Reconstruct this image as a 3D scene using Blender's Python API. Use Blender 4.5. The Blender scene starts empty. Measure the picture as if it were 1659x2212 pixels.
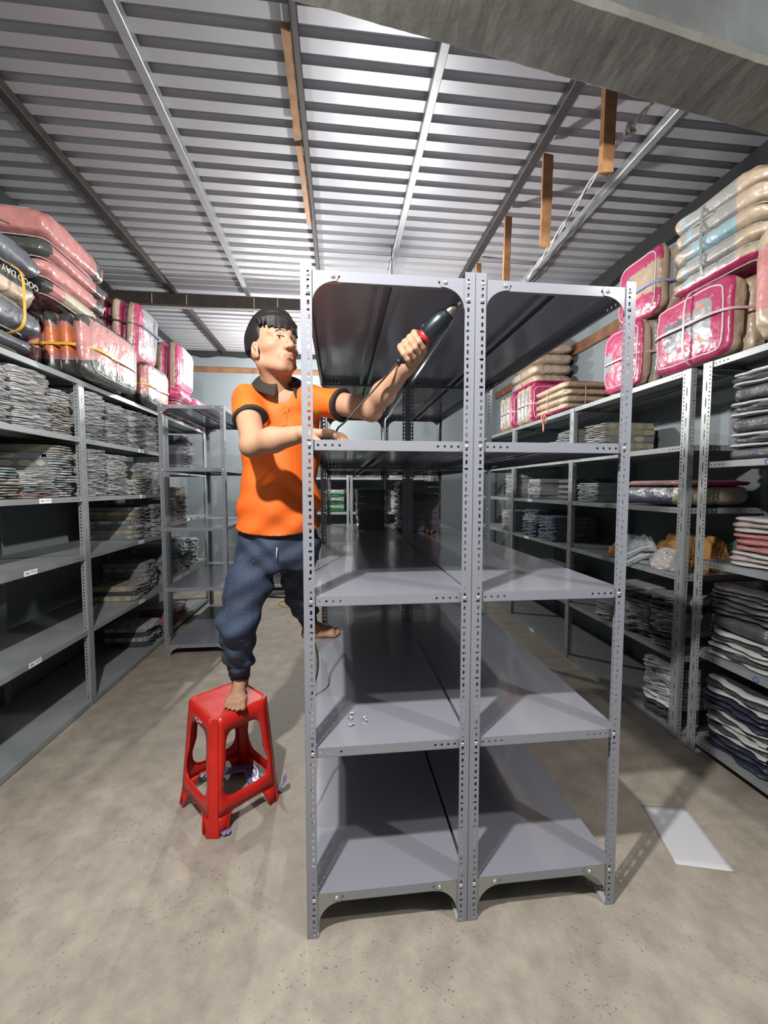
import bpy, math, random
import numpy as np
from mathutils import Vector, Matrix

scene = bpy.context.scene
C = scene.collection
PI = math.pi

# ---------------------------------------------------------------- camera
cam_d = bpy.data.cameras.new('camera')
cam = bpy.data.objects.new('camera', cam_d)
C.objects.link(cam)
scene.camera = cam
YAW, PITCH, ROLL, FPX = 0.1084, -0.0597, 0.0009, 889.0
cam_d.sensor_fit = 'HORIZONTAL'
cam_d.sensor_width = 36.0
cam_d.lens = 36.0 * FPX / 1659.0
cam_d.clip_start = 0.02
_fw = Vector((math.sin(YAW) * math.cos(PITCH), math.cos(YAW) * math.cos(PITCH), math.sin(PITCH)))
_r = Vector((math.cos(YAW), -math.sin(YAW), 0))
_u = _r.cross(_fw)
_r2 = _r * math.cos(ROLL) + _u * math.sin(ROLL)
_u2 = -_r * math.sin(ROLL) + _u * math.cos(ROLL)
CAMPOS = Vector((0.1025, -1.20, 1.379))
cam.matrix_world = Matrix(((_r2.x, _u2.x, -_fw.x, CAMPOS.x), (_r2.y, _u2.y, -_fw.y, CAMPOS.y),
                           (_r2.z, _u2.z, -_fw.z, CAMPOS.z), (0, 0, 0, 1)))

# ---------------------------------------------------------------- world, exposure
w = bpy.data.worlds.new('world')
scene.world = w
w.use_nodes = True
w.node_tree.nodes['Background'].inputs[0].default_value = (0.75, 0.85, 1.0, 1)
w.node_tree.nodes['Background'].inputs[1].default_value = 0.02
scene.view_settings.view_transform = 'Standard'
scene.view_settings.look = 'None'
scene.view_settings.gamma = 1.0
scene.view_settings.use_curve_mapping = False
scene.view_settings.exposure = 0.27
scene.cycles.max_bounces = 6
scene.cycles.diffuse_bounces = 3
scene.cycles.glossy_bounces = 3
scene.cycles.caustics_reflective = False
scene.cycles.caustics_refractive = False

# lamps of the room: (x, y, z, watts)
LAMPS = [(-0.42, -0.88, 2.72, 262, 'bare white bulb hanging from roof left of the concrete beam'),
         (2.05, -1.30, 2.95, 125, 'bare white bulb hanging by the right wall behind the beam'),
         (0.52, 2.10, 2.42, 120, 'bare white bulb hanging above the middle of the double rack'),
         (-0.55, 3.95, 2.70, 140, 'bare white bulb hanging near the back wall')]

# ---------------------------------------------------------------- helpers
class MB:
    """mesh builder: verts, faces, material index per face"""
    def __init__(s):
        s.v = []; s.f = []; s.m = []; s.sm = []
    def add(s, vs, fs, m=0, smooth=False):
        b = len(s.v)
        s.v.extend([tuple(p) for p in vs])
        for f in fs:
            s.f.append([i + b for i in f]); s.m.append(m); s.sm.append(smooth)
    def box(s, lo, hi, m=0):
        x0, y0, z0 = lo; x1, y1, z1 = hi
        s.add([(x0, y0, z0), (x1, y0, z0), (x1, y1, z0), (x0, y1, z0), (x0, y0, z1), (x1, y0, z1), (x1, y1, z1), (x0, y1, z1)],
              [(0, 3, 2, 1), (4, 5, 6, 7), (0, 1, 5, 4), (1, 2, 6, 5), (2, 3, 7, 6), (3, 0, 4, 7)], m)
    def bbox(s, lo, hi, b=0.004, m=0):
        """box with chamfered edges"""
        lo = Vector(lo); hi = Vector(hi); c = (lo + hi) / 2; h = (hi - lo) / 2
        b = min(b, h.x * .9, h.y * .9, h.z * .9)
        vs = []; idx = {}
        for sx in (-1, 1):
            for sy in (-1, 1):
                for sz in (-1, 1):
                    for ax in range(3):
                        d = [h.x - b, h.y - b, h.z - b]; d[ax] += b
                        idx[(sx, sy, sz, ax)] = len(vs)
                        vs.append((c.x + sx * d[0], c.y + sy * d[1], c.z + sz * d[2]))
        fs = []
        def I(a): return idx[a]
        for s_ in (-1, 1):
            fs.append([I((s_, -1, -1, 0)), I((s_, 1, -1, 0)), I((s_, 1, 1, 0)), I((s_, -1, 1, 0))][::s_])
            fs.append([I((-1, s_, -1, 1)), I((-1, s_, 1, 1)), I((1, s_, 1, 1)), I((1, s_, -1, 1))][::s_])
            fs.append([I((-1, -1, s_, 2)), I((1, -1, s_, 2)), I((1, 1, s_, 2)), I((-1, 1, s_, 2))][::s_])
        for a in (-1, 1):
            for c_ in (-1, 1):
                k = a * c_
                fs.append([I((a, c_, -1, 0)), I((a, c_, -1, 1)), I((a, c_, 1, 1)), I((a, c_, 1, 0))][::k])
                fs.append([I((-1, a, c_, 1)), I((-1, a, c_, 2)), I((1, a, c_, 2)), I((1, a, c_, 1))][::k])
                fs.append([I((a, -1, c_, 2)), I((a, -1, c_, 0)), I((a, 1, c_, 0)), I((a, 1, c_, 2))][::k])
                for e in (-1, 1):
                    fs.append([I((a, c_, e, 0)), I((a, c_, e, 1)), I((a, c_, e, 2))][::k * e])
        s.add(vs, fs, m)
    def tube(s, pts, r, n=8, m=0, cap=True, flat=None, closed=False):
        """round tube along pts; r a number or a list; flat=(w,h,up) gives a strap section"""
        P = [Vector(p) for p in pts]
        N = len(P)
        up = None; rings = []
        for i in range(N):
            if closed: t = P[(i + 1) % N] - P[i - 1]
            else: t = P[min(i + 1, N - 1)] - P[max(i - 1, 0)]
            if t.length < 1e-9: t = Vector((0, 0, 1))
            t.normalize()
            if up is None:
                a = Vector((0, 0, 1)) if abs(t.z) < .9 else Vector((1, 0, 0))
                up = (a - t * a.dot(t)).normalized()
            else:
                up = (up - t * up.dot(t))
                up = up.normalized() if up.length > 1e-6 else Vector((1, 0, 0))
            sd = t.cross(up)
            rr = r[i] if hasattr(r, '__len__') else r
            rings.append([P[i] + (up * math.cos(2 * PI * k / n) + sd * math.sin(2 * PI * k / n)) * rr for k in range(n)])
        vs = [v for rg in rings for v in rg]
        fs = []
        for i in range(N if closed else N - 1):
            j = (i + 1) % N
            for k in range(n):
                fs.append([i * n + k, i * n + (k + 1) % n, j * n + (k + 1) % n, j * n + k])
        if cap and not closed:
            fs.append(list(range(n))[::-1]); fs.append([(N - 1) * n + k for k in range(n)])
        s.add(vs, fs, m, True)
    def strap(s, pts, nrm, w, t, m=0, closed=False):
        """flat band: pts path, nrm outward normals"""
        P = [Vector(p) for p in pts]; Nn = [Vector(q).normalized() for q in nrm]; N = len(P)
        vs = []
        for i in range(N):
            tg = (P[(i + 1) % N] - P[i - 1]) if closed else (P[min(i + 1, N - 1)] - P[max(i - 1, 0)])
            tg.normalize(); sd = tg.cross(Nn[i]).normalized()
            for a, b in ((-1, 0), (1, 0), (1, 1), (-1, 1)):
                vs.append(P[i] + sd * a * w / 2 + Nn[i] * b * t)
        fs = []
        for i in range(N if closed else N - 1):
            j = (i + 1) % N
            for k in range(4): fs.append([i * 4 + k, i * 4 + (k + 1) % 4, j * 4 + (k + 1) % 4, j * 4 + k])
        if not closed: fs += [[3, 2, 1, 0], [4 * N - 4, 4 * N - 3, 4 * N - 2, 4 * N - 1]]
        s.add(vs, fs, m, False)
    def lathe(s, prof, origin=(0, 0, 0), axis=(0, 0, 1), n=16, m=0, smooth=True):
        ax = Vector(axis).normalized(); a = Vector((1, 0, 0)) if abs(ax.x) < .9 else Vector((0, 1, 0))
        e1 = (a - ax * a.dot(ax)).normalized(); e2 = ax.cross(e1); o = Vector(origin)
        vs = []; fs = []
        for (r, h) in prof:
            for k in range(n):
                an = 2 * PI * k / n
                vs.append(o + ax * h + (e1 * math.cos(an) + e2 * math.sin(an)) * r)
        for i in range(len(prof) - 1):
            for k in range(n):
                fs.append([i * n + k, i * n + (k + 1) % n, (i + 1) * n + (k + 1) % n, (i + 1) * n + k])
        if prof[0][0] > 1e-6: fs.append(list(range(n))[::-1])
        if prof[-1][0] > 1e-6: fs.append([(len(prof) - 1) * n + k for k in range(n)])
        s.add(vs, fs, m, smooth)
    def prism(s, poly, o, e1, e2, th, m=0):
        """flat polygon in plane (o,e1,e2) extruded along e1 x e2 by th"""
        o = Vector(o); e1 = Vector(e1); e2 = Vector(e2); nn = e1.cross(e2).normalized(); n = len(poly)
        vs = [o + e1 * a + e2 * b for a, b in poly] + [o + e1 * a + e2 * b + nn * th for a, b in poly]
        s.add(vs, [list(range(n))[::-1], list(range(n, 2 * n))] + [[i, (i + 1) % n, n + (i + 1) % n, n + i] for i in range(n)], m)
    def tiles(s, o, e1, e2, tl, th, m=0, n=8):
        """plate of rectangular tiles, each with an optional oblong hole, thickness th along e1 x e2"""
        o = Vector(o); e1 = Vector(e1); e2 = Vector(e2); nn = e1.cross(e2).normalized()
        q = n // 4
        for (u0, u1, v0, v1, h) in tl:
            cs = [(u1, v1), (u0, v1), (u0, v0), (u1, v0)]
            if h is None:
                vs = [o + e1 * a + e2 * b + nn * t for t in (0, th) for a, b in cs]
                s.add(vs, [(3, 2, 1, 0), (4, 5, 6, 7)], m); continue
            cu, cv, ru, rv = h
            hp = []
            for k in range(n):
                a = 2 * PI * k / n
                ca, sa = math.cos(a), math.sin(a)
                hp.append((cu + ru * math.copysign(abs(ca) ** .7, ca), cv + rv * math.copysign(abs(sa) ** .7, sa)))
            pts = cs + hp; N = len(pts)
            vs = [o + e1 * a + e2 * b + nn * t for t in (0, th) for a, b in pts]
            fs = []
            for k in range(4):
                ks = (k + 1) % 4
                hs = [4 + (q // 2 + k * q + j) % n for j in range(q + 1)]
                f = [k, ks] + hs[::-1]
                fs.append([i + N for i in f]); fs.append(f[::-1])
            for k in range(n):
                a, b = 4 + k, 4 + (k + 1) % n
                fs.append([a, b, b + N, a + N])
            s.add(vs, fs, m)
        U0 = min(t[0] for t in tl); U1 = max(t[1] for t in tl); V0 = min(t[2] for t in tl); V1 = max(t[3] for t in tl)
        cs = [(U0, V0), (U1, V0), (U1, V1), (U0, V1)]
        vs = [o + e1 * a + e2 * b + nn * t for t in (0, th) for a, b in cs]
        s.add(vs, [(0, 1, 5, 4), (1, 2, 6, 5), (2, 3, 7, 6), (3, 0, 4, 7)], m)
    def mesh(s, name, mats):
        me = bpy.data.meshes.new(name)
        me.from_pydata(s.v, [], s.f)
        for mm in (mats if isinstance(mats, (list, tuple)) else [mats]): me.materials.append(mm)
        me.polygons.foreach_set('material_index', s.m)
        me.polygons.foreach_set('use_smooth', s.sm)
        me.update()
        return me
    def build(s, name, mats, parent=None, loc=None):
        return link(name, s.mesh(name, mats), parent, loc)

def link(name, me, parent=None, loc=None, rot=None, scale=None):
    o = bpy.data.objects.new(name, me)
    C.objects.link(o)
    if parent is not None: o.parent = parent
    if loc is not None: o.location = loc
    if rot is not None: o.rotation_euler = rot
    if scale is not None: o.scale = scale
    return o

def tag(o, label=None, cat=None, group=None, kind=None):
    if label: o['label'] = label
    if cat: o['category'] = cat
    if group: o['group'] = group
    if kind: o['kind'] = kind
    return o

def thing(name, label, cat, loc=(0, 0, 0), rotz=0.0, group=None):
    o = bpy.data.objects.new(name, None); C.objects.link(o)
    o.empty_display_size = .05
    o.location = loc; o.rotation_euler = (0, 0, rotz)
    return tag(o, label, cat, group)

def snoise(x, y, z, seed=0):
    from mathutils import noise
    return noise.noise(Vector((x + seed * 7.13, y - seed * 3.7, z + seed * 1.9)))

# ---------------------------------------------------------------- materials
MAT = {}
def mat(name, col, rough=.5, metal=0., coat=0., coat_r=.1, var=0., vscale=8., bump=0., bscale=40., bdist=.002, spec=.5, col2=None, sheen=0., detail=2., trans=0., sss=0., alpha=1.):
    if name in MAT: return MAT[name]
    m = bpy.data.materials.new(name); m.use_nodes = True
    nt = m.node_tree; b = nt.nodes['Principled BSDF']
    b.inputs['Base Color'].default_value = (*col, 1)
    b.inputs['Roughness'].default_value = rough
    b.inputs['Metallic'].default_value = metal
    b.inputs['Coat Weight'].default_value = coat
    b.inputs['Coat Roughness'].default_value = coat_r
    b.inputs['Specular IOR Level'].default_value = spec
    b.inputs['Sheen Weight'].default_value = sheen
    b.inputs['Transmission Weight'].default_value = trans
    b.inputs['Alpha'].default_value = alpha
    if sss:
        b.inputs['Subsurface Weight'].default_value = sss
        b.inputs['Subsurface Radius'].default_value = (.012, .005, .003)
    if var or bump or col2:
        tc = nt.nodes.new('ShaderNodeTexCoord')
    if var or col2:
        nz = nt.nodes.new('ShaderNodeTexNoise'); nz.inputs['Scale'].default_value = vscale; nz.inputs['Detail'].default_value = detail
        nt.links.new(tc.outputs['Object'], nz.inputs['Vector'])
        rp = nt.nodes.new('ShaderNodeValToRGB')
        c2 = col2 if col2 else tuple(max(0, c * (1 - var)) for c in col)
        c1 = col if col2 else tuple(min(1, c * (1 + var)) for c in col)
        rp.color_ramp.elements[0].color = (*c2, 1); rp.color_ramp.elements[0].position = .35
        rp.color_ramp.elements[1].color = (*c1, 1); rp.color_ramp.elements[1].position = .65
        nt.links.new(nz.outputs['Fac'], rp.inputs['Fac']); nt.links.new(rp.outputs['Color'], b.inputs['Base Color'])
    if bump:
        n2 = nt.nodes.new('ShaderNodeTexNoise'); n2.inputs['Scale'].default_value = bscale; n2.inputs['Detail'].default_value = 2
        nt.links.new(tc.outputs['Object'], n2.inputs['Vector'])
        bp_ = nt.nodes.new('ShaderNodeBump'); bp_.inputs['Strength'].default_value = bump; bp_.inputs['Distance'].default_value = bdist
        nt.links.new(n2.outputs['Fac'], bp_.inputs['Height'])
        nt.links.new(bp_.outputs['Normal'], b.inputs['Normal'])
        if coat: nt.links.new(bp_.outputs['Normal'], b.inputs['Coat Normal'])
    MAT[name] = m
    return m

M_RACK = mat('rack_grey', (.205, .214, .247), rough=.2, bump=.08, bscale=6, bdist=.004, coat=.35, coat_r=.06)
M_RACK_OLD = mat('rack_grey_old', (.225, .246, .252), rough=.36, var=.08, vscale=5, bump=.05, bscale=9)
M_ZINC = mat('zinc_plate', (.27, .28, .255), rough=.36, metal=.3, var=.06)
M_BOLT = mat('bolt_zinc', (.72, .72, .70), rough=.25, metal=.85)
M_FOOT = mat('foot_grey', (.42, .43, .44), rough=.6)
M_WHITE = mat('paper_white', (.80, .80, .82), rough=.6)
M_INK = mat('ink', (.05, .05, .06), rough=.7)

# ---------------------------------------------------------------- setting
def floor_mat():
    m = bpy.data.materials.new('concrete_floor'); m.use_nodes = True
    nt = m.node_tree; L = nt.links; b = nt.nodes['Principled BSDF']
    tc = nt.nodes.new('ShaderNodeTexCoord')
    def nz(sc, det, rough=.55):
        n = nt.nodes.new('ShaderNodeTexNoise'); n.inputs['Scale'].default_value = sc; n.inputs['Detail'].default_value = det; n.inputs['Roughness'].default_value = rough
        L.new(tc.outputs['Object'], n.inputs['Vector']); return n
    n1 = nz(1.3, 6); n2 = nz(9, 8, .65); n3 = nz(95, 3)
    r1 = nt.nodes.new('ShaderNodeValToRGB')
    r1.color_ramp.elements[0].position = .3; r1.color_ramp.elements[0].color = (.25, .222, .183, 1)
    r1.color_ramp.elements[1].position = .7; r1.color_ramp.elements[1].color = (.315, .282, .234, 1)
    L.new(n1.outputs['Fac'], r1.inputs['Fac'])
    mx = nt.nodes.new('ShaderNodeMix'); mx.data_type = 'RGBA'; mx.blend_type = 'OVERLAY'; mx.inputs[0].default_value = .6
    L.new(r1.outputs['Color'], mx.inputs[6]); L.new(n2.outputs['Fac'], mx.inputs[7])
    # pits: small voronoi cells, only in worn patches
    vo = nt.nodes.new('ShaderNodeTexVoronoi'); vo.inputs['Scale'].default_value = 55; L.new(tc.outputs['Object'], vo.inputs['Vector'])
    pr = nt.nodes.new('ShaderNodeValToRGB'); pr.color_ramp.elements[0].position = .08; pr.color_ramp.elements[0].color = (1, 1, 1, 1)
    pr.color_ramp.elements[1].position = .22; pr.color_ramp.elements[1].color = (0, 0, 0, 1)
    L.new(vo.outputs['Distance'], pr.inputs['Fac'])
    pm = nz(3.5, 4); pr2 = nt.nodes.new('ShaderNodeValToRGB'); pr2.color_ramp.elements[0].position = .44; pr2.color_ramp.elements[1].position = .60
    L.new(pm.outputs['Fac'], pr2.inputs['Fac'])
    mu = nt.nodes.new('ShaderNodeMath'); mu.operation = 'MULTIPLY'; L.new(pr.outputs['Color'], mu.inputs[0]); L.new(pr2.outputs['Color'], mu.inputs[1])
    mx2 = nt.nodes.new('ShaderNodeMix'); mx2.data_type = 'RGBA'; mx2.inputs[7].default_value = (.16, .13, .10, 1)
    sc = nt.nodes.new('ShaderNodeMath'); sc.operation = 'MULTIPLY'; sc.inputs[1].default_value = .8; L.new(mu.outputs[0], sc.inputs[0])
    L.new(sc.outputs[0], mx2.inputs[0]); L.new(mx.outputs[2], mx2.inputs[6])
    L.new(mx2.outputs[2], b.inputs['Base Color'])
    rr = nt.nodes.new('ShaderNodeMapRange'); rr.inputs[3].default_value = .42; rr.inputs[4].default_value = .7
    L.new(n2.outputs['Fac'], rr.inputs[0]); L.new(rr.outputs[0], b.inputs['Roughness'])
    ad = nt.nodes.new('ShaderNodeMath'); ad.operation = 'SUBTRACT'; L.new(n3.outputs['Fac'], ad.inputs[0]); L.new(mu.outputs[0], ad.inputs[1])
    bu = nt.nodes.new('ShaderNodeBump'); bu.inputs['Strength'].default_value = .5; bu.inputs['Distance'].default_value = .003
    L.new(ad.outputs[0], bu.inputs['Height']); L.new(bu.outputs['Normal'], b.inputs['Normal'])
    return m

X0, X1, Y0, Y1, ZR = -2.02, 2.47, -7.0, 4.86, 3.255
M_FLOOR = floor_mat()
M_WALL = mat('wall_blue', (.17, .20, .215), rough=.75, var=.05, vscale=2.2, bump=.15, bscale=60)
M_CONC = mat('raw_concrete', (.105, .102, .090), rough=.9, col2=(.070, .068, .058), vscale=5, bump=.5, bscale=30, bdist=.004, detail=6)
M_PLAST = mat('beam_plaster', (.060, .067, .068), rough=.85, col2=(.036, .039, .038), vscale=4, bump=.4, bscale=25, bdist=.004, detail=7)
M_ROOF = mat('roof_zinc', (.345, .347, .372), rough=.42, metal=.3, var=.05, vscale=2.5, bump=.04, bscale=5)
M_GALV = mat('galvanised', (.28, .30, .305), rough=.4, metal=.3, var=.06)
M_RUST = mat('dark_primer', (.026, .016, .013), rough=.7, col2=(.014, .010, .009), vscale=14)
M_DARK = mat('dark_primer_grey', (.018, .015, .015), rough=.6, var=.2, vscale=10)
M_BLACK = mat('gap_shade', (.012, .013, .015), rough=.8)  # flat black painted for the shade under the roof edge
M_WOOD = mat('new_wood', (.30, .15, .065), rough=.6, var=.18, vscale=18)
M_WOODD = mat('wood_brown', (.16, .075, .035), rough=.6, var=.25, vscale=9)

mb = MB(); mb.box((X0 - .1, Y0 - .1, -.1), (X1 + .1, Y1 + .1, 0)); fl = mb.build('floor', M_FLOOR); tag(fl, 'bare beige concrete floor with worn pits', kind='structure')
mb = MB(); mb.box((X0 - .1, Y0, 0), (X0, Y1, 3.19)); tag(mb.build('wall_left', M_WALL), 'pale blue painted wall behind left rack', kind='structure')
mb = MB(); mb.box((X1, Y0, 0), (X1 + .1, Y1, 3.15)); tag(mb.build('wall_right', M_WALL), 'pale blue painted wall behind right racks', kind='structure')
mb = MB(); mb.box((X0 - .1, Y1, 0), (X1 + .1, Y1 + .1, 3.20)); tag(mb.build('wall_back', M_WALL), 'pale blue painted back wall', kind='structure')
mb = MB(); mb.box((X0 - .1, Y0 - .1, 0), (X1 + .1, Y0, 3.255)); tag(mb.build('wall_front', mat('wall_dim', (.12, .13, .135), rough=.9)), 'dark unseen wall behind the viewer', kind='structure')  # unseen wall, set far back and kept dark to cut bounced light

# roof: corrugated sheets, every sheet an object of its own
roof = thing('ceiling', None, None); tag(roof, 'corrugated zinc roof on steel purlins', kind='structure')
PIT = .1125
def roof_sheet(nr):
    mb = MB(); prof = []
    for i in range(nr):
        y = i * PIT
        prof += [(y, 0), (y + .062, 0), (y + .074, .024), (y + .098, .024)]
    prof.append((nr * PIT, 0)); prof.append((nr * PIT + .05, -.002))
    xs = [X0 - .1, X1 + .1]
    vs = [(x, a, b + t) for t in (0, .0012) for x in xs for a, b in prof]; n = len(prof)
    fs = []
    for i in range(n - 1):
        fs.append([i, n + i, n + i + 1, i + 1]); fs.append([2 * n + i, 2 * n + i + 1, 3 * n + i + 1, 3 * n + i])
    mb.add(vs, fs); return mb.mesh('roof_sheet', M_ROOF)
rs = roof_sheet(8); k = 0; y = Y0 - .05
SH = 8 * PIT
yy = .43 + SH * -9
while yy < Y1 + .1:
    if yy + SH > Y0 - .2: link('roof_sheet', rs, roof, (0, yy, ZR - (k % 2) * .0035)); k += 1
    yy += SH
for px, mm, wd in ((-1.45, M_RUST, .05), (-.75, M_GALV, .045), (-.065, M_DARK, .03), (.55, M_GALV, .04), (1.195, M_DARK, .05), (1.765, M_GALV, .045)):
    mb = MB(); mb.bbox((px - wd / 2, Y0, ZR - .052), (px + wd / 2, Y1, ZR - .002), .003); mb.build('purlin', mm, roof)
mb = MB(); mb.bbox((X0, 2.98, 3.105), (X1, 3.06, ZR - .053), .004); mb.build('beam', M_RUST, roof)
# solid black strips standing in for the shade in the open eaves
def eaves(name, lo, hi, seed, axis):
    rnd = random.Random(seed); mb = MB(); L = hi[axis] - lo[axis]; n = int(L / .11); p = []
    for i in range(n + 1):
        a = lo[axis] + L * i / n
        p.append((a, lo[2] + rnd.uniform(-.02, .012)))
    vs = []
    for a, z in p:
        for q in (lo, hi):
            for zz in (z, hi[2]):
                v = [q[0], q[1], zz]; v[axis] = a; vs.append(v)
    fs = []
    for i in range(n):
        for (c, d) in ((0, 1), (1, 3), (3, 2), (2, 0)): fs.append([i * 4 + c, i * 4 + d, i * 4 + 4 + d, i * 4 + 4 + c])
    mb.add(vs, fs)
    return tag(mb.build(name, M_BLACK), 'black strip painted as shade in the gap between wall top and roof', kind='structure')
eaves('trim_1', (X1 - .06, Y0, 3.12), (X1 + .1, Y1, ZR), 1, 1)
eaves('trim_2', (X0, Y1 - .05, 3.19), (X1, Y1 + .1, ZR), 2, 0)
eaves('trim_3', (X0 - .1, Y0, 3.17), (X0 + .012, Y1, ZR), 3, 1)
# concrete beam over the viewer
bd = Vector((math.cos(.139), math.sin(.139), 0)); bn = Vector((-bd.y, bd.x, 0))
def cbeam():
    n = 150; vs = []; fs = []; rnd = random.Random(5); mb = MB()
    st = Vector((-2.1, -.395, 0))
    prof = [(0, 3.3), (0, 2.815), (.012, 2.80), (.115, 2.798), (.212, 2.80), (.224, 2.812), (.224, 3.3)]
    for i in range(n + 1):
        for j, (a, z) in enumerate(prof):
            ja = .0 if j in (0, 6) else .0013
            p = st + bd * (4.66 * i / n) + bn * (a + rnd.uniform(-ja, ja)); vs.append((p.x, p.y, z + rnd.uniform(-ja, ja)))
    q = len(prof); ms = [1, 0, 0, 0, 0, 1]
    for j in range(q - 1):
        mb.add([], []); b0 = []
    mb.v = vs
    for i in range(n):
        for j in range(q - 1):
            mb.f.append([i * q + j, i * q + j + 1, (i + 1) * q + j + 1, (i + 1) * q + j]); mb.m.append(ms[j]); mb.sm.append(False)
    return tag(mb.build('trim_4', [M_CONC, M_PLAST]), 'rough concrete beam crossing under the roof near the viewer', kind='structure')
cbeam()
# brown wooden strip in the back wall and the right wall
def strip(name, lo, hi, m, label):
    mb = MB(); mb.bbox(lo, hi, .004); return tag(mb.build(name, m), label, kind='structure')
strip('trim_5', (X0, Y1 - .015, 2.975), (X1, Y1 + .02, 3.05), M_WOODD, 'brown wooden rail let into the back wall')
strip('trim_6', (X1 - .03, 1.6, 2.70), (X1 + .02, Y1, 2.80), M_WOODD, 'brown wooden rail along the right wall')

# lamps
M_BULB = bpy.data.materials.new('bulb_glow'); M_BULB.use_nodes = True
_b = M_BULB.node_tree.nodes['Principled BSDF']; _b.inputs['Emission Color'].default_value = (1, .97, .92, 1); _b.inputs['Emission Strength'].default_value = 25
M_BULB.cycles.emission_sampling = 'NONE'
M_SOCK = mat('socket_black', (.02, .02, .022), rough=.5)
for (x, y, z, wt, lab) in LAMPS:
    t = thing('hanging_bulb', lab, 'light bulb', (x, y, z))
    mb = MB(); mb.lathe([(.0, .10), (.016, .10), (.02, .06), (.02, .035), (.0, .035)], n=12); mb.build('socket', M_SOCK, t)
    mb = MB(); mb.tube([(0, 0, .10), (.004, 0, .3), (0, 0, ZR - z)], .003, 6); mb.build('cord', M_SOCK, t)
    mb = MB(); mb.lathe([(.014, .035), (.02, .015), (.031, -.015), (.03, -.035), (.018, -.055), (0, -.06)], n=14); o = mb.build('bulb', M_BULB, t)
    ld = bpy.data.lights.new('bulb_light', 'POINT'); ld.energy = wt; ld.shadow_soft_size = .035; ld.color = (1, .965, .92)
    lo_ = bpy.data.objects.new('bulb_light', ld); C.objects.link(lo_); lo_.parent = t; lo_.location = (0, 0, -.10)
# ---------------------------------------------------------------- racks of slotted angle
PH = 2.0
def post_mesh(sx, sy, mt, n):
    """corner at origin, narrow flange along +x*sx (plane y=0), wide flange along +y*sy (plane x=0)"""
    mb = MB(); T = .0018; z = .004; nt = []; wt_a = []; wt_b = []
    k = 0
    while z + .02 < PH:
        c = z + .01
        h = [(.0195, c, .0034, .0068), (.0195, c, .0038, .0038), (.0195, c, .0034, .0068), (.0190, c, .0064, .0034)][k % 4]
        nt.append((0, .030, z, z + .02, h))
        h2 = [(.040, c, .0034, .0062), (.040, c, .0036, .0036), (.040, c, .0034, .0062), (.040, c, .0055, .0032)][k % 4]
        wt_a.append((.031, .050, z, z + .02, h2))
        k += 1; z += .02
    zt = z
    nt += [(0, .030, 0, .004, None), (0, .030, zt, PH, None)]
    wt_a += [(.031, .05, 0, .004, None), (.031, .05, zt, PH, None)]
    z = 0.004
    while z + .08 <= zt + .001:
        wt_b.append((.012, .031, z, z + .08, (.0215, z + .04, .0032, .026))); z += .08
    wt_b += [(.012, .031, 0, .004, None), (.012, .031, z, PH, None), (0, .012, 0, PH, None)]
    mb.tiles((0, 0, 0), (sx, 0, 0), (0, 0, 1), nt, T * sx * 1, 0, n)
    mb.tiles((0, 0, 0), (0, sy, 0), (0, 0, 1), wt_a + wt_b, -T * sy * 1, 0, n)
    return mb.mesh('post', mt)
_posts = {}
def get_post(sx, sy, mt, n=8):
    key = (sx, sy, mt.name, n)
    if key not in _posts: _posts[key] = post_mesh(sx, sy, mt, n)
    return _posts[key]

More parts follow.
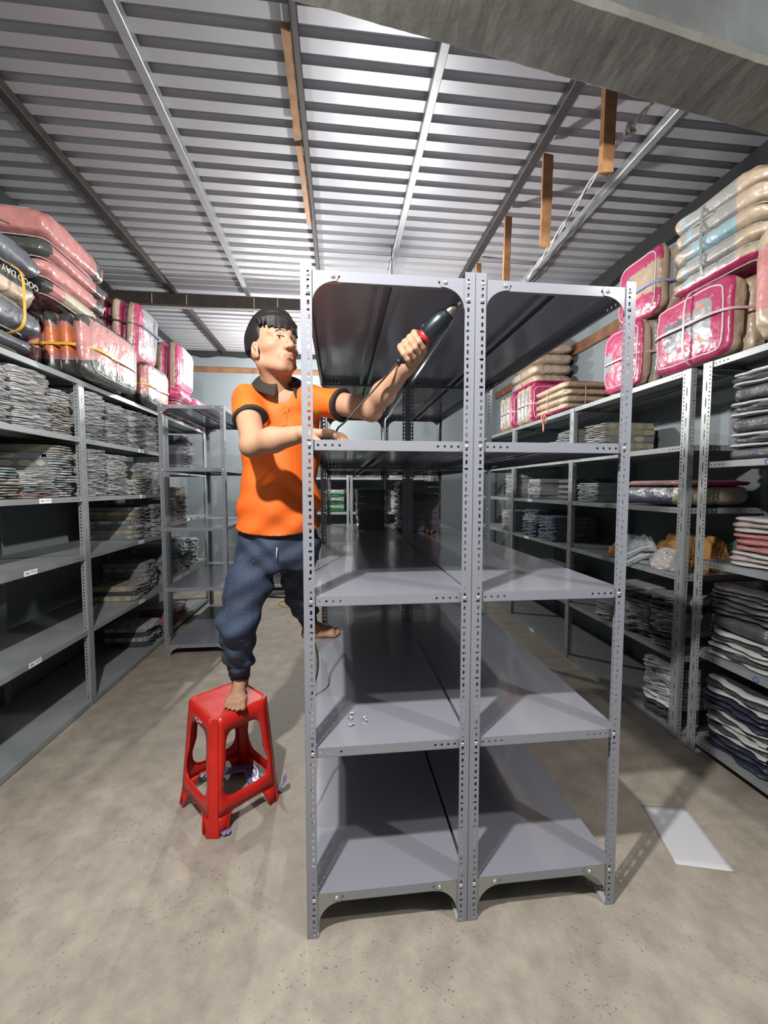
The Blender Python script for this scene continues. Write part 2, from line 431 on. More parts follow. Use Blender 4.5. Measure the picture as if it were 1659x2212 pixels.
def end_tiles(L, zc0, zc1, hs, off, pitch=.0205, nh=4, r=.0038):
    """lip plate tiles with nh holes near both ends"""
    tl = []; u = 0; c = (zc0 + zc1) / 2
    tl.append((0, off - pitch / 2, zc0, zc1, None))
    for i in range(nh):
        a = off + i * pitch; tl.append((a - pitch / 2, a + pitch / 2, zc0, zc1, (a, c, r, r)))
    a = off + (nh - .5) * pitch; b = L - off - (nh - .5) * pitch
    tl.append((a, b, zc0, zc1, None))
    for i in range(nh):
        q = L - off - (nh - 1 - i) * pitch; tl.append((q - pitch / 2, q + pitch / 2, zc0, zc1, (q, c, r, r)))
    tl.append((L - off + pitch / 2, L, zc0, zc1, None))
    return tl
_shelves = {}
def shelf_mesh(W, L, mt, n=8, lip=.03):
    key = (round(W, 3), round(L, 3), mt.name)
    if key in _shelves: return _shelves[key]
    mb = MB(); t = .0012
    # sheet with a small rolled edge, subdivided and very slightly dished so reflections wobble
    nx, ny = 10, 24; rnd = random.Random(3)
    vs = []
    for j in range(ny + 1):
        for i in range(nx + 1):
            u, v = i / nx, j / ny
            dz = -.0022 * math.sin(PI * u) * math.sin(PI * v) + .0010 * math.sin(9 * u + 5 * v) * math.sin(PI * u) * math.sin(PI * v)
            vs.append((W * u, L * v, dz))
    fs = [[j * (nx + 1) + i, j * (nx + 1) + i + 1, (j + 1) * (nx + 1) + i + 1, (j + 1) * (nx + 1) + i] for j in range(ny) for i in range(nx)]
    mb.add(vs, fs, 0, True)
    mb.add([(a, b, c - t) for a, b, c in vs], [f[::-1] for f in fs], 0, True)
    mb.tiles((0, 0, 0), (1, 0, 0), (0, 0, 1), end_tiles(W, -lip, 0, 0, .040), -.001, 0, n)
    mb.tiles((0, L, 0), (1, 0, 0), (0, 0, 1), end_tiles(W, -lip, 0, 0, .040), .001, 0, n)
    mb.tiles((0, 0, 0), (0, 1, 0), (0, 0, 1), end_tiles(L, -lip, 0, 0, .06), .001, 0, n)
    mb.tiles((W, 0, 0), (0, 1, 0), (0, 0, 1), end_tiles(L, -lip, 0, 0, .06), -.001, 0, n)
    for (a, b) in ((0, .012), (W - .012, W)): mb.box((a, .002, -lip), (b, L - .002, -lip + .0012))
    for (a, b) in ((0, .012), (L - .012, L)): mb.box((.002, a, -lip), (W - .002, b, -lip + .0012))
    # stiffener channel under the sheet
    c = W / 2
    for a in (c - .030, c + .030): mb.box((a - .0006, .01, -.022), (a + .0006, L - .01, -.002))
    mb.box((c - .030, .01, -.0225), (c - .012, L - .01, -.0215)); mb.box((c + .012, .01, -.0225), (c + .030, L - .01, -.0215))
    _shelves[key] = mb.mesh('shelf', mt)
    return _shelves[key]

def gusset_mesh(sx, up, mt):
    """corner plate in the xz plane; arc cut out; up=+1 plate hangs below a top shelf, -1 stands under the bottom shelf"""
    mb = MB(); a, b = .098, .085 if up > 0 else .105; n = 10
    poly = [(0, 0), (a, 0), (a + .006, -.010), (a, -.026)]
    e0 = Vector((a - .008, -.026)); e1 = Vector((.0, -b))
    cx, cz = a + .002, -b - .002
    for i in range(n + 1):
        th = PI / 2 + (PI / 2) * i / n
        poly.append((cx + (cx - .030) * math.cos(th), cz + (-cz - .027) * math.sin(th)))
    poly += [(0, -b)]
    poly = [(sx * p, up * q if up > 0 else q) for p, q in poly]
    mb.prism(poly, (0, 0, 0), (1, 0, 0), (0, 0, 1), .0013)
    # bolts are separate parts
    return mb.mesh('gusset', mt)
_g = {}
def bolt_mesh():
    mb = MB(); mb.lathe([(.0066, 0), (.0066, .0010), (.0058, .0028), (.0036, .0042), (0, .0048)], axis=(0, -1, 0), n=10); return mb.mesh('bolt', M_BOLT)
BOLT = bolt_mesh()
_mb = MB(); _mb.bbox((0, 0, 0), (.034, .054, .014), .002); FOOTM = _mb.mesh('foot', M_FOOT)
_mb = MB(); _mb.box((-.0006, -.045, -.013), (.0006, .045, .013)); _mb.box((.0006, -.035, -.002), (.0009, -.012, .003), 1); _mb.box((.0006, .0, .001), (.0009, .036, .004), 1)
STICK = _mb.mesh('label_sticker', [M_WHITE, M_INK])

def rack(name, label, loc, W, bays, levels, mt, H=2.0, rotz=0, near=False, gend=(1, 1), stick=(), group=None, bolts=True, gm=None, faceside=None):
    """run of shelving: x across (W), y along (bays), levels = heights of shelf tops"""
    t = thing(name, label, 'shelving rack', loc, rotz, group)
    n = 16 if near else 8
    ys = [0]
    for L in bays: ys.append(ys[-1] + L)
    for i, yb in enumerate(ys):
        for sx in (1, -1):
            sy = -1 if i == len(ys) - 1 else 1
            y = yb - .0037 if i == 0 else (yb + .0037 if sy < 0 else yb - .025)
            x = -.0002 if sx > 0 else W + .0002
            o = link('post', get_post(sx, sy, mt, n), t, (x, y, 0), None, (1, 1, H / PH))
            f = link('foot', FOOTM, t, (x, y, 0), None, (sx, sy, 1))
    sh = []
    for i, L in enumerate(bays):
        for z in levels:
            s = link('shelf', shelf_mesh(W - .006, L - .002, mt), t, (.003, ys[i] + .001, z)); sh.append((i, z, s))
    for (bi, z, yoff, side) in stick:
        for (i, zz, s) in sh:
            if i == bi and abs(zz - z) < .01:
                link('label_sticker', STICK, s, ((W - .006) + .0008 if side > 0 else -.0008, yoff, -.015), (0, 0, 0 if side > 0 else PI))
    gm = gm or M_ZINC
    for e, (yb, sgn) in enumerate(((0, -1), (ys[-1], 1))):
        if not gend[e]: continue
        for sx in (1, -1):
            x = .001 if sx > 0 else W - .001
            for up, z in ((1, levels[0] - .001), (-1, levels[-1] - .001)):
                key = (sx, up, (mt if up > 0 else gm).name)
                if key not in _g: _g[key] = gusset_mesh(sx, up, mt if up > 0 else gm)
                o = link('gusset', _g[key], t, (x, yb + (-.0003 if sgn < 0 else .0016), z))
    if bolts:
        for sx in (1, -1):
            xc = .0195 if sx > 0 else W - .0195
            zs = [z - .015 for z in levels] + ([levels[0] - .062] if gend[0] else [])
            for z in zs: link('bolt', BOLT, t, (xc, -.0037, z))
            if gend[0]:
                link('bolt', BOLT, t, (.088 if sx > 0 else W - .088, -.0018, levels[0] - .015))
                link('bolt', BOLT, t, (.088 if sx > 0 else W - .088, -.0018, levels[-1] - .015))
    return t

LV5 = [1.985, 1.515, 1.06, .60, .137]
rack('shelving_rack', 'new grey slotted rack being assembled, left half of the double rack', (0, 0, 0), .498, [1.2, 1.2], LV5, M_RACK, near=True)
rack('shelving_rack', 'new grey slotted rack, right half of the double rack in the middle', (.502, 0, 0), .498, [1.2, 1.2], LV5, M_RACK, near=True)
LVL = [2.03, 1.68, 1.32, .96, .49, .035]
rack('shelving_rack', 'older grey six-shelf rack along left wall, filled with grey linen packs', (-1.955, .33, 0), .5, [1.2, 1.2], LVL, M_RACK_OLD, H=2.0288, gend=(0, 0), bolts=False,
     stick=[(0, 1.68, .52, 1), (0, 1.32, .85, 1), (0, .96, .72, 1), (0, .49, .72, 1), (1, 1.68, .75, 1), (1, 1.32, .75, 1), (1, .96, .70, 1), (1, .49, .68, 1)])
rack('shelving_rack', 'grey rack along left wall in the far corner behind the narrow rack', (-1.955, 2.76, 0), .5, [1.1], [2.03, 1.53, 1.06, .55, .06], M_RACK_OLD, H=2.0288, bolts=False, gend=(0, 0),
     stick=[(0, 1.06, .5, 1), (0, .55, .55, 1), (0, .06, .5, 1)])
rack('shelving_rack', 'narrow empty new grey rack behind the man in orange, end facing viewer', (-1.31, 2.25, 0), .5, [1.2], [2.03, 1.535, 1.055, .565, .095], M_RACK, H=2.0288)
LVR = [2.0, 1.605, 1.27, .905, .46, .03]
rack('shelving_rack', 'grey rack along right wall beyond the pair of posts', (1.93, .80, 0), .5, [1.1, 1.1, 1.1], LVR, M_RACK_OLD, gend=(0, 0), bolts=False,
     stick=[(1, 1.27, .7, -1), (1, .905, .75, -1), (1, .03, .6, -1)])
rk = rack('shelving_rack', 'grey rack at right edge of picture holding dark blankets', (1.93, -.50, 0), .5, [1.22], [2.0, 1.507, 1.01, .545, .085], M_RACK_OLD, gend=(0, 0), bolts=False)
rack('shelving_rack', 'grey rack standing against the back wall, left one', (-.85, 4.28, 0), 1.08, [.5], [2.0, 1.51, 1.05, .56, .09], M_RACK_OLD, gend=(0, 0), bolts=False)
rack('shelving_rack', 'grey rack standing against the back wall, right one', (.25, 4.28, 0), 1.08, [.5], [2.0, 1.51, 1.05, .56, .09], M_RACK_OLD, gend=(0, 0), bolts=False)

M_PEN = mat('pen_blue', (.03, .05, .30), rough=.6)
for sh_ in [c for c in rk.children if c.name.startswith('shelf')]:
    if round(sh_.location.z, 3) in (1.507, .545):
        mb = MB(); mb.tube([(-.0012, .885 + .012 * math.cos(a), -.015 + .011 * math.sin(a)) for a in np.linspace(0, 2 * PI, 20)[:-1]], .0016, 5, closed=True); mb.build('pen_mark', M_PEN, sh_)
# ---------------------------------------------------------------- signed-distance modelling
class Grid:
    def __init__(s, lo, hi, h):
        s.lo = np.array(lo, np.float32); s.h = h
        s.n = np.ceil((np.array(hi) - np.array(lo)) / h).astype(int) + 1
        s.d = np.full(s.n, .2, np.float32)
    def reg(s, lo, hi):
        a = np.clip(np.floor((np.array(lo) - s.lo) / s.h).astype(int), 0, s.n)
        b = np.clip(np.ceil((np.array(hi) - s.lo) / s.h).astype(int) + 1, 0, s.n)
        if np.any(b <= a): return None
        ax = [s.lo[i] + s.h * np.arange(a[i], b[i], dtype=np.float32) for i in range(3)]
        return (slice(a[0], b[0]), slice(a[1], b[1]), slice(a[2], b[2])), ax[0][:, None, None], ax[1][None, :, None], ax[2][None, None, :]
    def add(s, fn, lo, hi, k=.01):
        r = s.reg(lo, hi)
        if r is None: return
        sl, X, Y, Z = r; b = np.broadcast_to(fn(X, Y, Z), s.d[sl].shape); a = s.d[sl]
        h = np.clip(.5 + .5 * (a - b) / k, 0, 1)
        s.d[sl] = a * (1 - h) + b * h - k * h * (1 - h)
    def cut(s, fn, lo, hi, k=.006):
        r = s.reg(lo, hi)
        if r is None: return
        sl, X, Y, Z = r; b = -np.broadcast_to(fn(X, Y, Z), s.d[sl].shape); a = s.d[sl]
        h = np.clip(.5 + .5 * (b - a) / k, 0, 1)
        s.d[sl] = a * (1 - h) + b * h + k * h * (1 - h)
    def cap(s, p, q, r1, r2, k=.01, op='add', sq=None):
        p = np.array(p, np.float32); q = np.array(q, np.float32); m = max(r1, r2) + k + s.h * 2
        lo = np.minimum(p, q) - m; hi = np.maximum(p, q) + m
        ab = q - p; L2 = float(ab @ ab) + 1e-12
        def fn(X, Y, Z):
            t = np.clip(((X - p[0]) * ab[0] + (Y - p[1]) * ab[1] + (Z - p[2]) * ab[2]) / L2, 0, 1)
            return np.sqrt((X - p[0] - t * ab[0]) ** 2 + (Y - p[1] - t * ab[1]) ** 2 + (Z - p[2] - t * ab[2]) ** 2) - (r1 + (r2 - r1) * t)
        getattr(s, op)(fn, lo, hi, k)
    def ell(s, c, r, R=None, k=.01, op='add'):
        """ellipsoid; R columns are its axes"""
        c = np.array(c, np.float32); r = np.array(r, np.float32); R = np.eye(3) if R is None else np.array(R)
        m = float(r.max()) + k + 2 * s.h
        def fn(X, Y, Z):
            x, y, z = X - c[0], Y - c[1], Z - c[2]
            q = [(x * R[0, i] + y * R[1, i] + z * R[2, i]) for i in range(3)]
            k0 = np.sqrt(sum((q[i] / r[i]) ** 2 for i in range(3))); k1 = np.sqrt(sum((q[i] / r[i] ** 2) ** 2 for i in range(3))) + 1e-6
            return k0 * (k0 - 1) / k1
        getattr(s, op)(fn, c - m, c + m, k)
    def nets(s):
        d = s.d; sg = d < 0; cnt = np.zeros(np.array(d.shape) - 1, np.int8)
        for i in (0, 1):
            for j in (0, 1):
                for k in (0, 1): cnt += sg[i:d.shape[0] - 1 + i, j:d.shape[1] - 1 + j, k:d.shape[2] - 1 + k]
        act = (cnt > 0) & (cnt < 8); idx = np.argwhere(act)
        ids = -np.ones(act.shape, np.int64); ids[act] = np.arange(len(idx))
        acc = np.zeros((len(idx), 3)); num = np.zeros(len(idx))
        E = []
        for a in range(3):
            for b in ((0, 0), (0, 1), (1, 0), (1, 1)):
                o = [0, 0, 0]; oth = [q for q in range(3) if q != a]; o[oth[0]] = b[0]; o[oth[1]] = b[1]; E.append((a, o))
        for a, o in E:
            i0 = idx + o; i1 = i0.copy(); i1[:, a] += 1
            va = d[i0[:, 0], i0[:, 1], i0[:, 2]]; vb = d[i1[:, 0], i1[:, 1], i1[:, 2]]
            m = (va < 0) != (vb < 0); t = va[m] / (va[m] - vb[m]); p = np.tile(np.array(o, float), (m.sum(), 1)); p[:, a] += t
            acc[m] += p; num[m] += 1
        V = s.lo + s.h * (idx + acc / num[:, None])
        F = []
        for a in range(3):
            b, c = [(1, 2), (2, 0), (0, 1)][a]
            s0 = np.take(sg, np.arange(d.shape[a] - 1), a); s1 = np.take(sg, np.arange(1, d.shape[a]), a)
            e = np.argwhere(s0 != s1); fl = s0[e[:, 0], e[:, 1], e[:, 2]]
            ok = (e[:, b] > 0) & (e[:, c] > 0) & (e[:, b] < act.shape[b]) & (e[:, c] < act.shape[c]); e = e[ok]; fl = fl[ok]
            def g(db, dc):
                q = e.copy(); q[:, b] -= db; q[:, c] -= dc; return ids[q[:, 0], q[:, 1], q[:, 2]]
            f = np.stack([g(1, 1), g(0, 1), g(0, 0), g(1, 0)], 1); f[~fl] = f[~fl][:, ::-1]; F.append(f)
        return V, np.concatenate(F)
    def at(s, P):
        """trilinear value"""
        q = (np.asarray(P) - s.lo) / s.h; i = np.clip(np.floor(q).astype(int), 0, s.n - 2); f = q - i; v = 0
        for a in (0, 1):
            for b in (0, 1):
                for c in (0, 1):
                    wgt = (f[:, 0] if a else 1 - f[:, 0]) * (f[:, 1] if b else 1 - f[:, 1]) * (f[:, 2] if c else 1 - f[:, 2])
                    v = v + wgt * s.d[i[:, 0] + a, i[:, 1] + b, i[:, 2] + c]
        return v
    def snap(s, P, off=0., it=12):
        """push points onto the surface along the gradient; returns points, normals"""
        P = np.array(P, float); e = s.h
        for _ in range(it):
            g = np.stack([s.at(P + np.eye(3)[i] * e) - s.at(P - np.eye(3)[i] * e) for i in range(3)], 1)
            g /= np.linalg.norm(g, axis=1)[:, None] + 1e-9
            P = P - g * (s.at(P) - off)[:, None] * .8
        return P, g

def np_mesh(name, V, F, mats, smooth=True, mi=None):
    me = bpy.data.meshes.new(name); V = np.asarray(V, np.float32); F = np.asarray(F, np.int32)
    me.vertices.add(len(V)); me.vertices.foreach_set('co', V.ravel())
    k = F.shape[1]; me.loops.add(F.size); me.loops.foreach_set('vertex_index', F.ravel())
    me.polygons.add(len(F)); me.polygons.foreach_set('loop_start', np.arange(0, F.size, k, dtype=np.int32))
    me.polygons.foreach_set('loop_total', np.full(len(F), k, np.int32))
    for m in (mats if isinstance(mats, (list, tuple)) else [mats]): me.materials.append(m)
    if mi is not None: me.polygons.foreach_set('material_index', np.asarray(mi, np.int32))
    me.polygons.foreach_set('use_smooth', np.full(len(F), smooth)); me.update(calc_edges=True); me.validate()
    return me
def relax(V, F, it=2, f=.5):
    """a little Laplacian smoothing over quad edges"""
    a = np.concatenate([F[:, i] for i in range(4)]); b = np.concatenate([F[:, (i + 1) % 4] for i in range(4)])
    for _ in range(it):
        S = np.zeros_like(V); n = np.zeros(len(V)); np.add.at(S, a, V[b]); np.add.at(n, a, 1); np.add.at(S, b, V[a]); np.add.at(n, b, 1)
        V = V + f * (S / n[:, None] - V)
    return V

# ---------------------------------------------------------------- person
M_SKIN = mat('skin', (.37, .205, .130), rough=.6, spec=.3, var=.05, vscale=18, bump=.05, bscale=180, bdist=.001)
M_LIP = mat('lips', (.29, .115, .092), rough=.6, spec=.25)
M_HAIR = mat('hair', (.008, .007, .008), rough=.55, spec=.3, bump=.35, bscale=260, bdist=.003)
M_ORANGE = mat('shirt_orange', (.66, .108, .003), rough=.72, bump=.12, bscale=420, bdist=.001, var=.04, vscale=9)
M_COLLAR = mat('collar_brown', (.015, .009, .007), rough=.85, bump=.3, bscale=500, bdist=.0006)
M_JEAN = mat('denim', (.030, .047, .088), rough=.8, col2=(.015, .024, .048), vscale=9, bump=.25, bscale=350, bdist=.0008, detail=5)
M_JEANW = mat('denim_seam', (.075, .10, .15), rough=.8)
M_EYE = mat('eye_white', (.34, .32, .31), rough=.25)
M_IRIS = mat('iris', (.012, .007, .005), rough=.1)
M_NAIL = mat('nail', (.34, .20, .145), rough=.3)

person = thing('person', 'man in orange polo shirt and jeans, one bare foot on the red stool', 'person', (-.2, .62, 0))
POFF = np.array([-.2, .62, 0.])
# head frame
fwd = np.array([.66, -.75, .27]); fwd /= np.linalg.norm(fwd)
lef = np.cross([0, 0, 1], fwd); lef /= np.linalg.norm(lef); upv = np.cross(fwd, lef)
upv = upv + .06 * lef; upv /= np.linalg.norm(upv); lef = np.cross(upv, fwd)
HC = np.array([-.155, .505, 1.917]); HS = 1.10
def hs(P): return HC + (np.asarray(P) - HC) * HS
HR = np.stack([fwd, lef, upv], 1)
def hp(f, l, u): return HC + HR @ np.array([f, l, u])
def head_grid():
    g = Grid(HC - .19, HC + np.array([.16, .16, .15]), .0022)
    g.ell(hp(-.012, 0, .040), (.096, .076, .086), HR, .02)
    g.ell(hp(.022, 0, -.026), (.070, .058, .076), HR, .03)
    g.ell(hp(.045, 0, .030), (.050, .058, .045), HR, .02)
    g.cap(hp(.062, .006, -.092), hp(.062, -.006, -.092), .020, .020, .02)
    for s in (1, -1):
        g.cap(hp(.002, .048 * s, -.062), hp(.056, .018 * s, -.090), .016, .015, .022)
        g.ell(hp(.050, .041 * s, -.022), (.028, .022, .018), HR, .016)
        g.cap(hp(.088, .010 * s, .019), hp(.070, .050 * s, .020), .0075, .006, .014)
        g.ell(hp(.102, .031 * s, -.001), (.018, .018, .0115), HR, .012, 'cut')
        g.ell(hp(.0735, .031 * s, -.001), (.0155, .0165, .0135), HR, .004)
        # lids: thin folds above and below the eye
        g.cap(hp(.0855, .017 * s, .0045), hp(.078, .046 * s, .0045), .0042, .0036, .004)
        g.cap(hp(.0825, .018 * s, -.0115), hp(.076, .044 * s, -.0095), .0036, .0034, .005)
        g.ell(hp(.0935, .031 * s, -.0030), (.0125, .0145, .0054), HR, .0025, 'cut')
        # nostril wing
        g.ell(hp(.095, .0145 * s, -.040), (.012, .0085, .0085), HR, .007)
        # ear
        g.ell(hp(.004, .077 * s, -.022), (.020, .0085, .031), HR, .006)
        g.ell(hp(.009, .085 * s, -.018), (.012, .0075, .020), HR, .004, 'cut')
        g.cap(hp(.016, .081 * s, -.024), hp(.006, .084 * s, -.004), .0042, .003, .003)
        g.ell(hp(.014, .077 * s, -.048), (.009, .007, .010), HR, .006)
    g.cap(hp(.088, 0, .012), hp(.108, 0, -.033), .0075, .0108, .012)
    g.ell(hp(.107, 0, -.037), (.0115, .0125, .0095), HR, .006)
    for s in (1, -1): g.ell(hp(.101, .0075 * s, -.0475), (.006, .004, .0035), HR, .002, 'cut')
    # mouth
    g.ell(hp(.078, 0, -.068), (.020, .030, .022), HR, .014)
    for s in (1, -1):
        g.cap(hp(.0985, .004 * s, -.0645), hp(.083, .023 * s, -.069), .0052, .0028, .004)
    g.cap(hp(.0955, .008, -.0755), hp(.0955, -.008, -.0755), .0062, .0062, .005)
    g.cap(hp(.106, .002, -.0698), hp(.088, .026, -.0712), .0018, .0012, .002, 'cut')
    g.cap(hp(.106, -.002, -.0698), hp(.088, -.026, -.0712), .0018, .0012, .002, 'cut')
    g.cap(hp(.094, 0, -.053), hp(.100, 0, -.059), .0022, .0022, .004, 'cut')
    # neck
    nb = np.array([-.132, .585, 1.70])
    g.cap(hp(-.020, 0, -.055), nb, .047, .057, .02)
    g.cap(hp(-.006, -.055, -.055), nb + [.02, -.05, .03], .014, .012, .02)
    g.cap(hp(.006, .045, -.065), nb + [.03, -.05, .03], .013, .012, .02)
    return g
hg = head_grid(); HV, HF = hg.nets(); HV = relax(HV, HF, 1, .4)
fc = HV[HF].mean(1); loc = (fc - HC) @ HR; HV = hs(HV)
mi = np.zeros(len(HF), int)
lipm = (loc[:, 0] > .076) & ((loc[:, 1] / .0245) ** 2 + ((loc[:, 2] + .0705) / np.where(loc[:, 2] > -.0705, .0095, .0120)) ** 2 < 1)
mi[lipm] = 1
parts = [(HV, HF, mi)]

# arms and hands
SR = np.array([-.275, .545, 1.735]); ER = np.array([-.203, .335, 1.535]); WR = np.array([-.012, .235, 1.562])
SL = np.array([.005, .525, 1.735]); EL = np.array([.219, .335, 1.668]); WL = np.array([.325, .165, 1.778])
DT = np.array([.305, .140, 1.792]); DP = np.array([.4715, .045, 1.940]); DA = (DP - DT) / np.linalg.norm(DP - DT)
def grid_of(pts, m, h): pts = np.array(pts); return Grid(pts.min(0) - m, pts.max(0) + m, h)
def right_arm():
    g = grid_of([SR, ER, WR, (.12, .16, 1.52)], .07, .003)
    g.cap(SR, ER, .052, .043, .015); g.cap(ER, ER * .62 + WR * .38, .040, .043, .02); g.cap(ER * .62 + WR * .38, WR, .043, .027, .02)
    g.ell(ER + [-.012, .0, -.012], (.034, .034, .034), None, .02)
    kn = np.array([.066, .190, 1.553]); d = (kn - WR) / np.linalg.norm(kn - WR); sd = np.array([d[1], -d[0], 0]); sd /= np.linalg.norm(sd)  # sd to camera side
    if sd[1] > 0: sd = -sd
    for i in range(4):
        o = (i - 1.5) * .0185; b = kn + sd * o * 1.1 + np.array([.008, 0, .006 - .004 * abs(i - 1.5)])
        g.cap(WR + sd * o * .6 + [0, 0, .0], b, .017, .0125, .012)
        p1 = b + d * .036 + np.array([0, 0, -.004]); p2 = p1 + d * .014 + np.array([0, 0, -.022]); p3 = p2 - d * .010 + np.array([0, 0, -.010])
        g.cap(b, p1, .0112, .0100, .0045); g.cap(p1, p2, .0100, .0090, .003); g.cap(p2, p3, .0090, .0082, .003)
        g.ell(b + [0, 0, .006], (.010, .009, .008), None, .008)
    t0 = WR + d * .020 + sd * .018 + np.array([0, 0, -.012]); t1 = t0 + d * .030 + sd * .014 + np.array([0, 0, -.008]); t2 = t1 + d * .026 + sd * .001 + np.array([0, 0, -.004])
    g.cap(t0, t1, .0135, .0115, .012); g.cap(t1, t2, .0110, .0092, .004)
    return g
def left_arm():
    g = grid_of([SL, EL, WL, DT + DA * .13, DT], .07, .003)
    g.cap(SL, EL, .050, .041, .015); g.cap(EL, EL * .62 + WL * .38, .037, .040, .02); g.cap(EL * .62 + WL * .38, WL, .040, .026, .02)
    g.ell(EL + [.008, .012, -.010], (.032, .032, .032), None, .02)
    s = np.array([-.62, .10, .72]); s -= DA * (s @ DA); s /= np.linalg.norm(s)     # up-left of the handle
    fr = np.cross(s, DA); fr /= np.linalg.norm(fr)
    if fr[1] > 0: fr = -fr                                                         # towards the viewer
    c0 = DT + DA * .048                                                            # middle of the grip
    hr = .0235
    pc = c0 - fr * .026 - s * .004
    g.ell(pc, (.041, .032, .019), np.stack([DA, s, fr], 1), .014)
    g.cap(WL, pc - s * .012 - DA * .012, .027, .026, .022)
    for i, (o, ln) in enumerate(((.034, .97), (.0145, 1.04), (-.0055, 1.0), (-.0250, .86))):
        base = c0 + DA * o; P = []
        for a in np.linspace(-.15 * PI, 1.08 * PI * ln, 6):
            # a = 0 at s side, PI/2 front, PI at -s side
            P.append(base + (s * math.cos(a) + fr * math.sin(a)) * (hr + .0075) - DA * .010 * (a / PI))
        for q in range(5): g.cap(P[q], P[q + 1], .0102 - .0004 * q, .0100 - .0004 * q, .003 if q else .008)
        g.cap(pc + DA * o * .8 + s * .018, P[0], .013, .0108, .010)
    # thumb lies along the handle at the top
    t0 = pc - s * .016 + DA * .02; t1 = c0 + DA * .052 - fr * .020 + s * .010; t2 = c0 + DA * .070 - fr * .006 + s * .026
    g.cap(t0, t1, .015, .0115, .010); g.cap(t1, t2, .0112, .0092, .004)
    return g
rg = right_arm(); V, F = rg.nets(); parts.append((relax(V, F, 1, .4), F, np.zeros(len(F), int)))
lg = left_arm(); V, F = lg.nets(); parts.append((relax(V, F, 1, .4), F, np.zeros(len(F), int)))

# feet: heel, toe direction, ankle
def foot(heel, d, ank, shin, side, L=.225):
    d = np.array(d, float); d /= np.linalg.norm(d); sd = np.array([-d[1], d[0], 0]) * side; heel = np.array(heel, float); up = np.array([0, 0, 1.])
    g = grid_of([heel, heel + d * L, ank, shin, heel + sd * .04, heel - sd * .04], .06, .0028)
    z = heel[2]
    P = lambda a, b, c: heel + d * a + sd * b + up * c
    g.ell(P(.012, 0, .028), (.030, .029, .028), None, .02)
    g.cap(P(.02, 0, .026), P(.13, .012, .020), .026, .019, .02); g.cap(P(.05, -.008, .022), P(.13, -.022, .016), .022, .016, .02)
    g.cap(ank, P(.125, .004, .030), .030, .022, .025); g.cap(ank, P(.018, 0, .03), .031, .028, .02)
    g.cap(P(.135, .026, .018), P(.135, -.030, .014), .018, .014, .02)
    g.cap(ank, shin, .030, .037, .02)
    for s_ in (1, -1): g.ell(np.array(ank) + sd * .027 * s_, (.012, .012, .013), None, .012)
    ts = [(.033, .0135, L - .012), (.0125, .0090, L - .014), (-.005, .0086, L - .022), (-.021, .0083, L - .034), (-.036, .0082, L - .049)]
    for (b, r, ln) in ts:
        g.cap(P(.135 if b > 0 else .125, b * .85, .015), P(ln - .022, b, r + .004), r * .95, r * .85, .008); g.cap(P(ln - .022, b, r + .004), P(ln - r, b * 1.02, r + .0005), r * .9, r, .004)
    fl = lambda X, Y, Z: (Z - z) + 0 * X + 0 * Y
    g.cut(lambda X, Y, Z: (Z - z - .0005) + 0 * X + 0 * Y, g.lo, g.lo + g.h * g.n, .004)
    nails = [(P(ln - r * .9, b * 1.02, r * 1.75), r) for (b, r, ln) in ts]
    return g, nails
STZ = .4615
fR, nR = foot((-.350, .690, STZ), (.10, -1.0, 0), (-.342, .662, STZ + .075), (-.340, .655, STZ + .16), 1)
fL, nL = foot((-.075, .905, .60), (1.0, .30, 0), (-.052, .915, .672), (-.065, .895, .76), 1, .205)
for g in (fR, fL):
    V, F = g.nets(); parts.append((relax(V, F, 1, .4), F, np.zeros(len(F), int)))
# trunk and legs under the clothes, coarse
def trunk(off=0., h=.011):
    g = Grid((-.50, .33, .45), (.24, 1.12, 1.86), h)
    zz = np.array([1.09, 1.2, 1.35, 1.5, 1.62, 1.70, 1.76]); cx = np.array([-.165, -.160, -.152, -.142, -.136, -.134, -.134]); cy = np.array([.63, .62, .61, .60, .59, .585, .585])
    rx = np.array([.150, .140, .130, .143, .155, .140, .08]); ry = np.array([.105, .095, .092, .100, .100, .085, .06])
    def fn(X, Y, Z):
        a = np.interp(Z, zz, cx); b = np.interp(Z, zz, cy); p = np.interp(Z, zz, rx) + off; q = np.interp(Z, zz, ry) + off
        d = (np.sqrt(((X - a) / p) ** 2 + ((Y - b) / q) ** 2) - 1) * np.minimum(p, q)
        return np.maximum(d, np.maximum(1.10 - Z, Z - 1.775))
    g.add(fn, (-.40, .40, 1.0), (.1, .8, 1.8), .01)
    return g
HIPR = (-.235, .625, 1.12); HIPL = (-.085, .660, 1.12); KNR = (-.325, .545, .815); KNL = (-.085, .775, .875); ANR = (-.342, .640, .575); ANL = (-.062, .890, .720)
tg = trunk(); tg.ell((-.125, .545, 1.725), (.085, .058, .075), None, .02)
for a, b, r1, r2 in ((HIPR, KNR, .05, .040), (KNR, ANR, .042, .030), (HIPL, KNL, .05, .040), (KNL, ANL, .042, .030), (SR, (-.134, .585, 1.72), .05, .06), (SL, (-.134, .585, 1.72), .05, .06)):
    tg.cap(a, b, r1, r2, .02)
V, F = tg.nets(); parts.append((V, F, np.zeros(len(F), int)))
n0 = 0; VV = []; FF = []; MM = []
for V, F, m in parts:
    VV.append(V - POFF); FF.append(F + n0); MM.append(m); n0 += len(V)
link('body', np_mesh('body', np.concatenate(VV), np.concatenate(FF), [M_SKIN, M_LIP], True, np.concatenate(MM)), person)
mb = MB()
for nl in (nR, nL):
    for p, r in nl:
        p = p - POFF; mb.lathe([(r * .62, -.0012), (r * .55, .0006), (0, .0012)], p, (0, 0, 1), 10)
mb.build('toenail', M_NAIL, person)

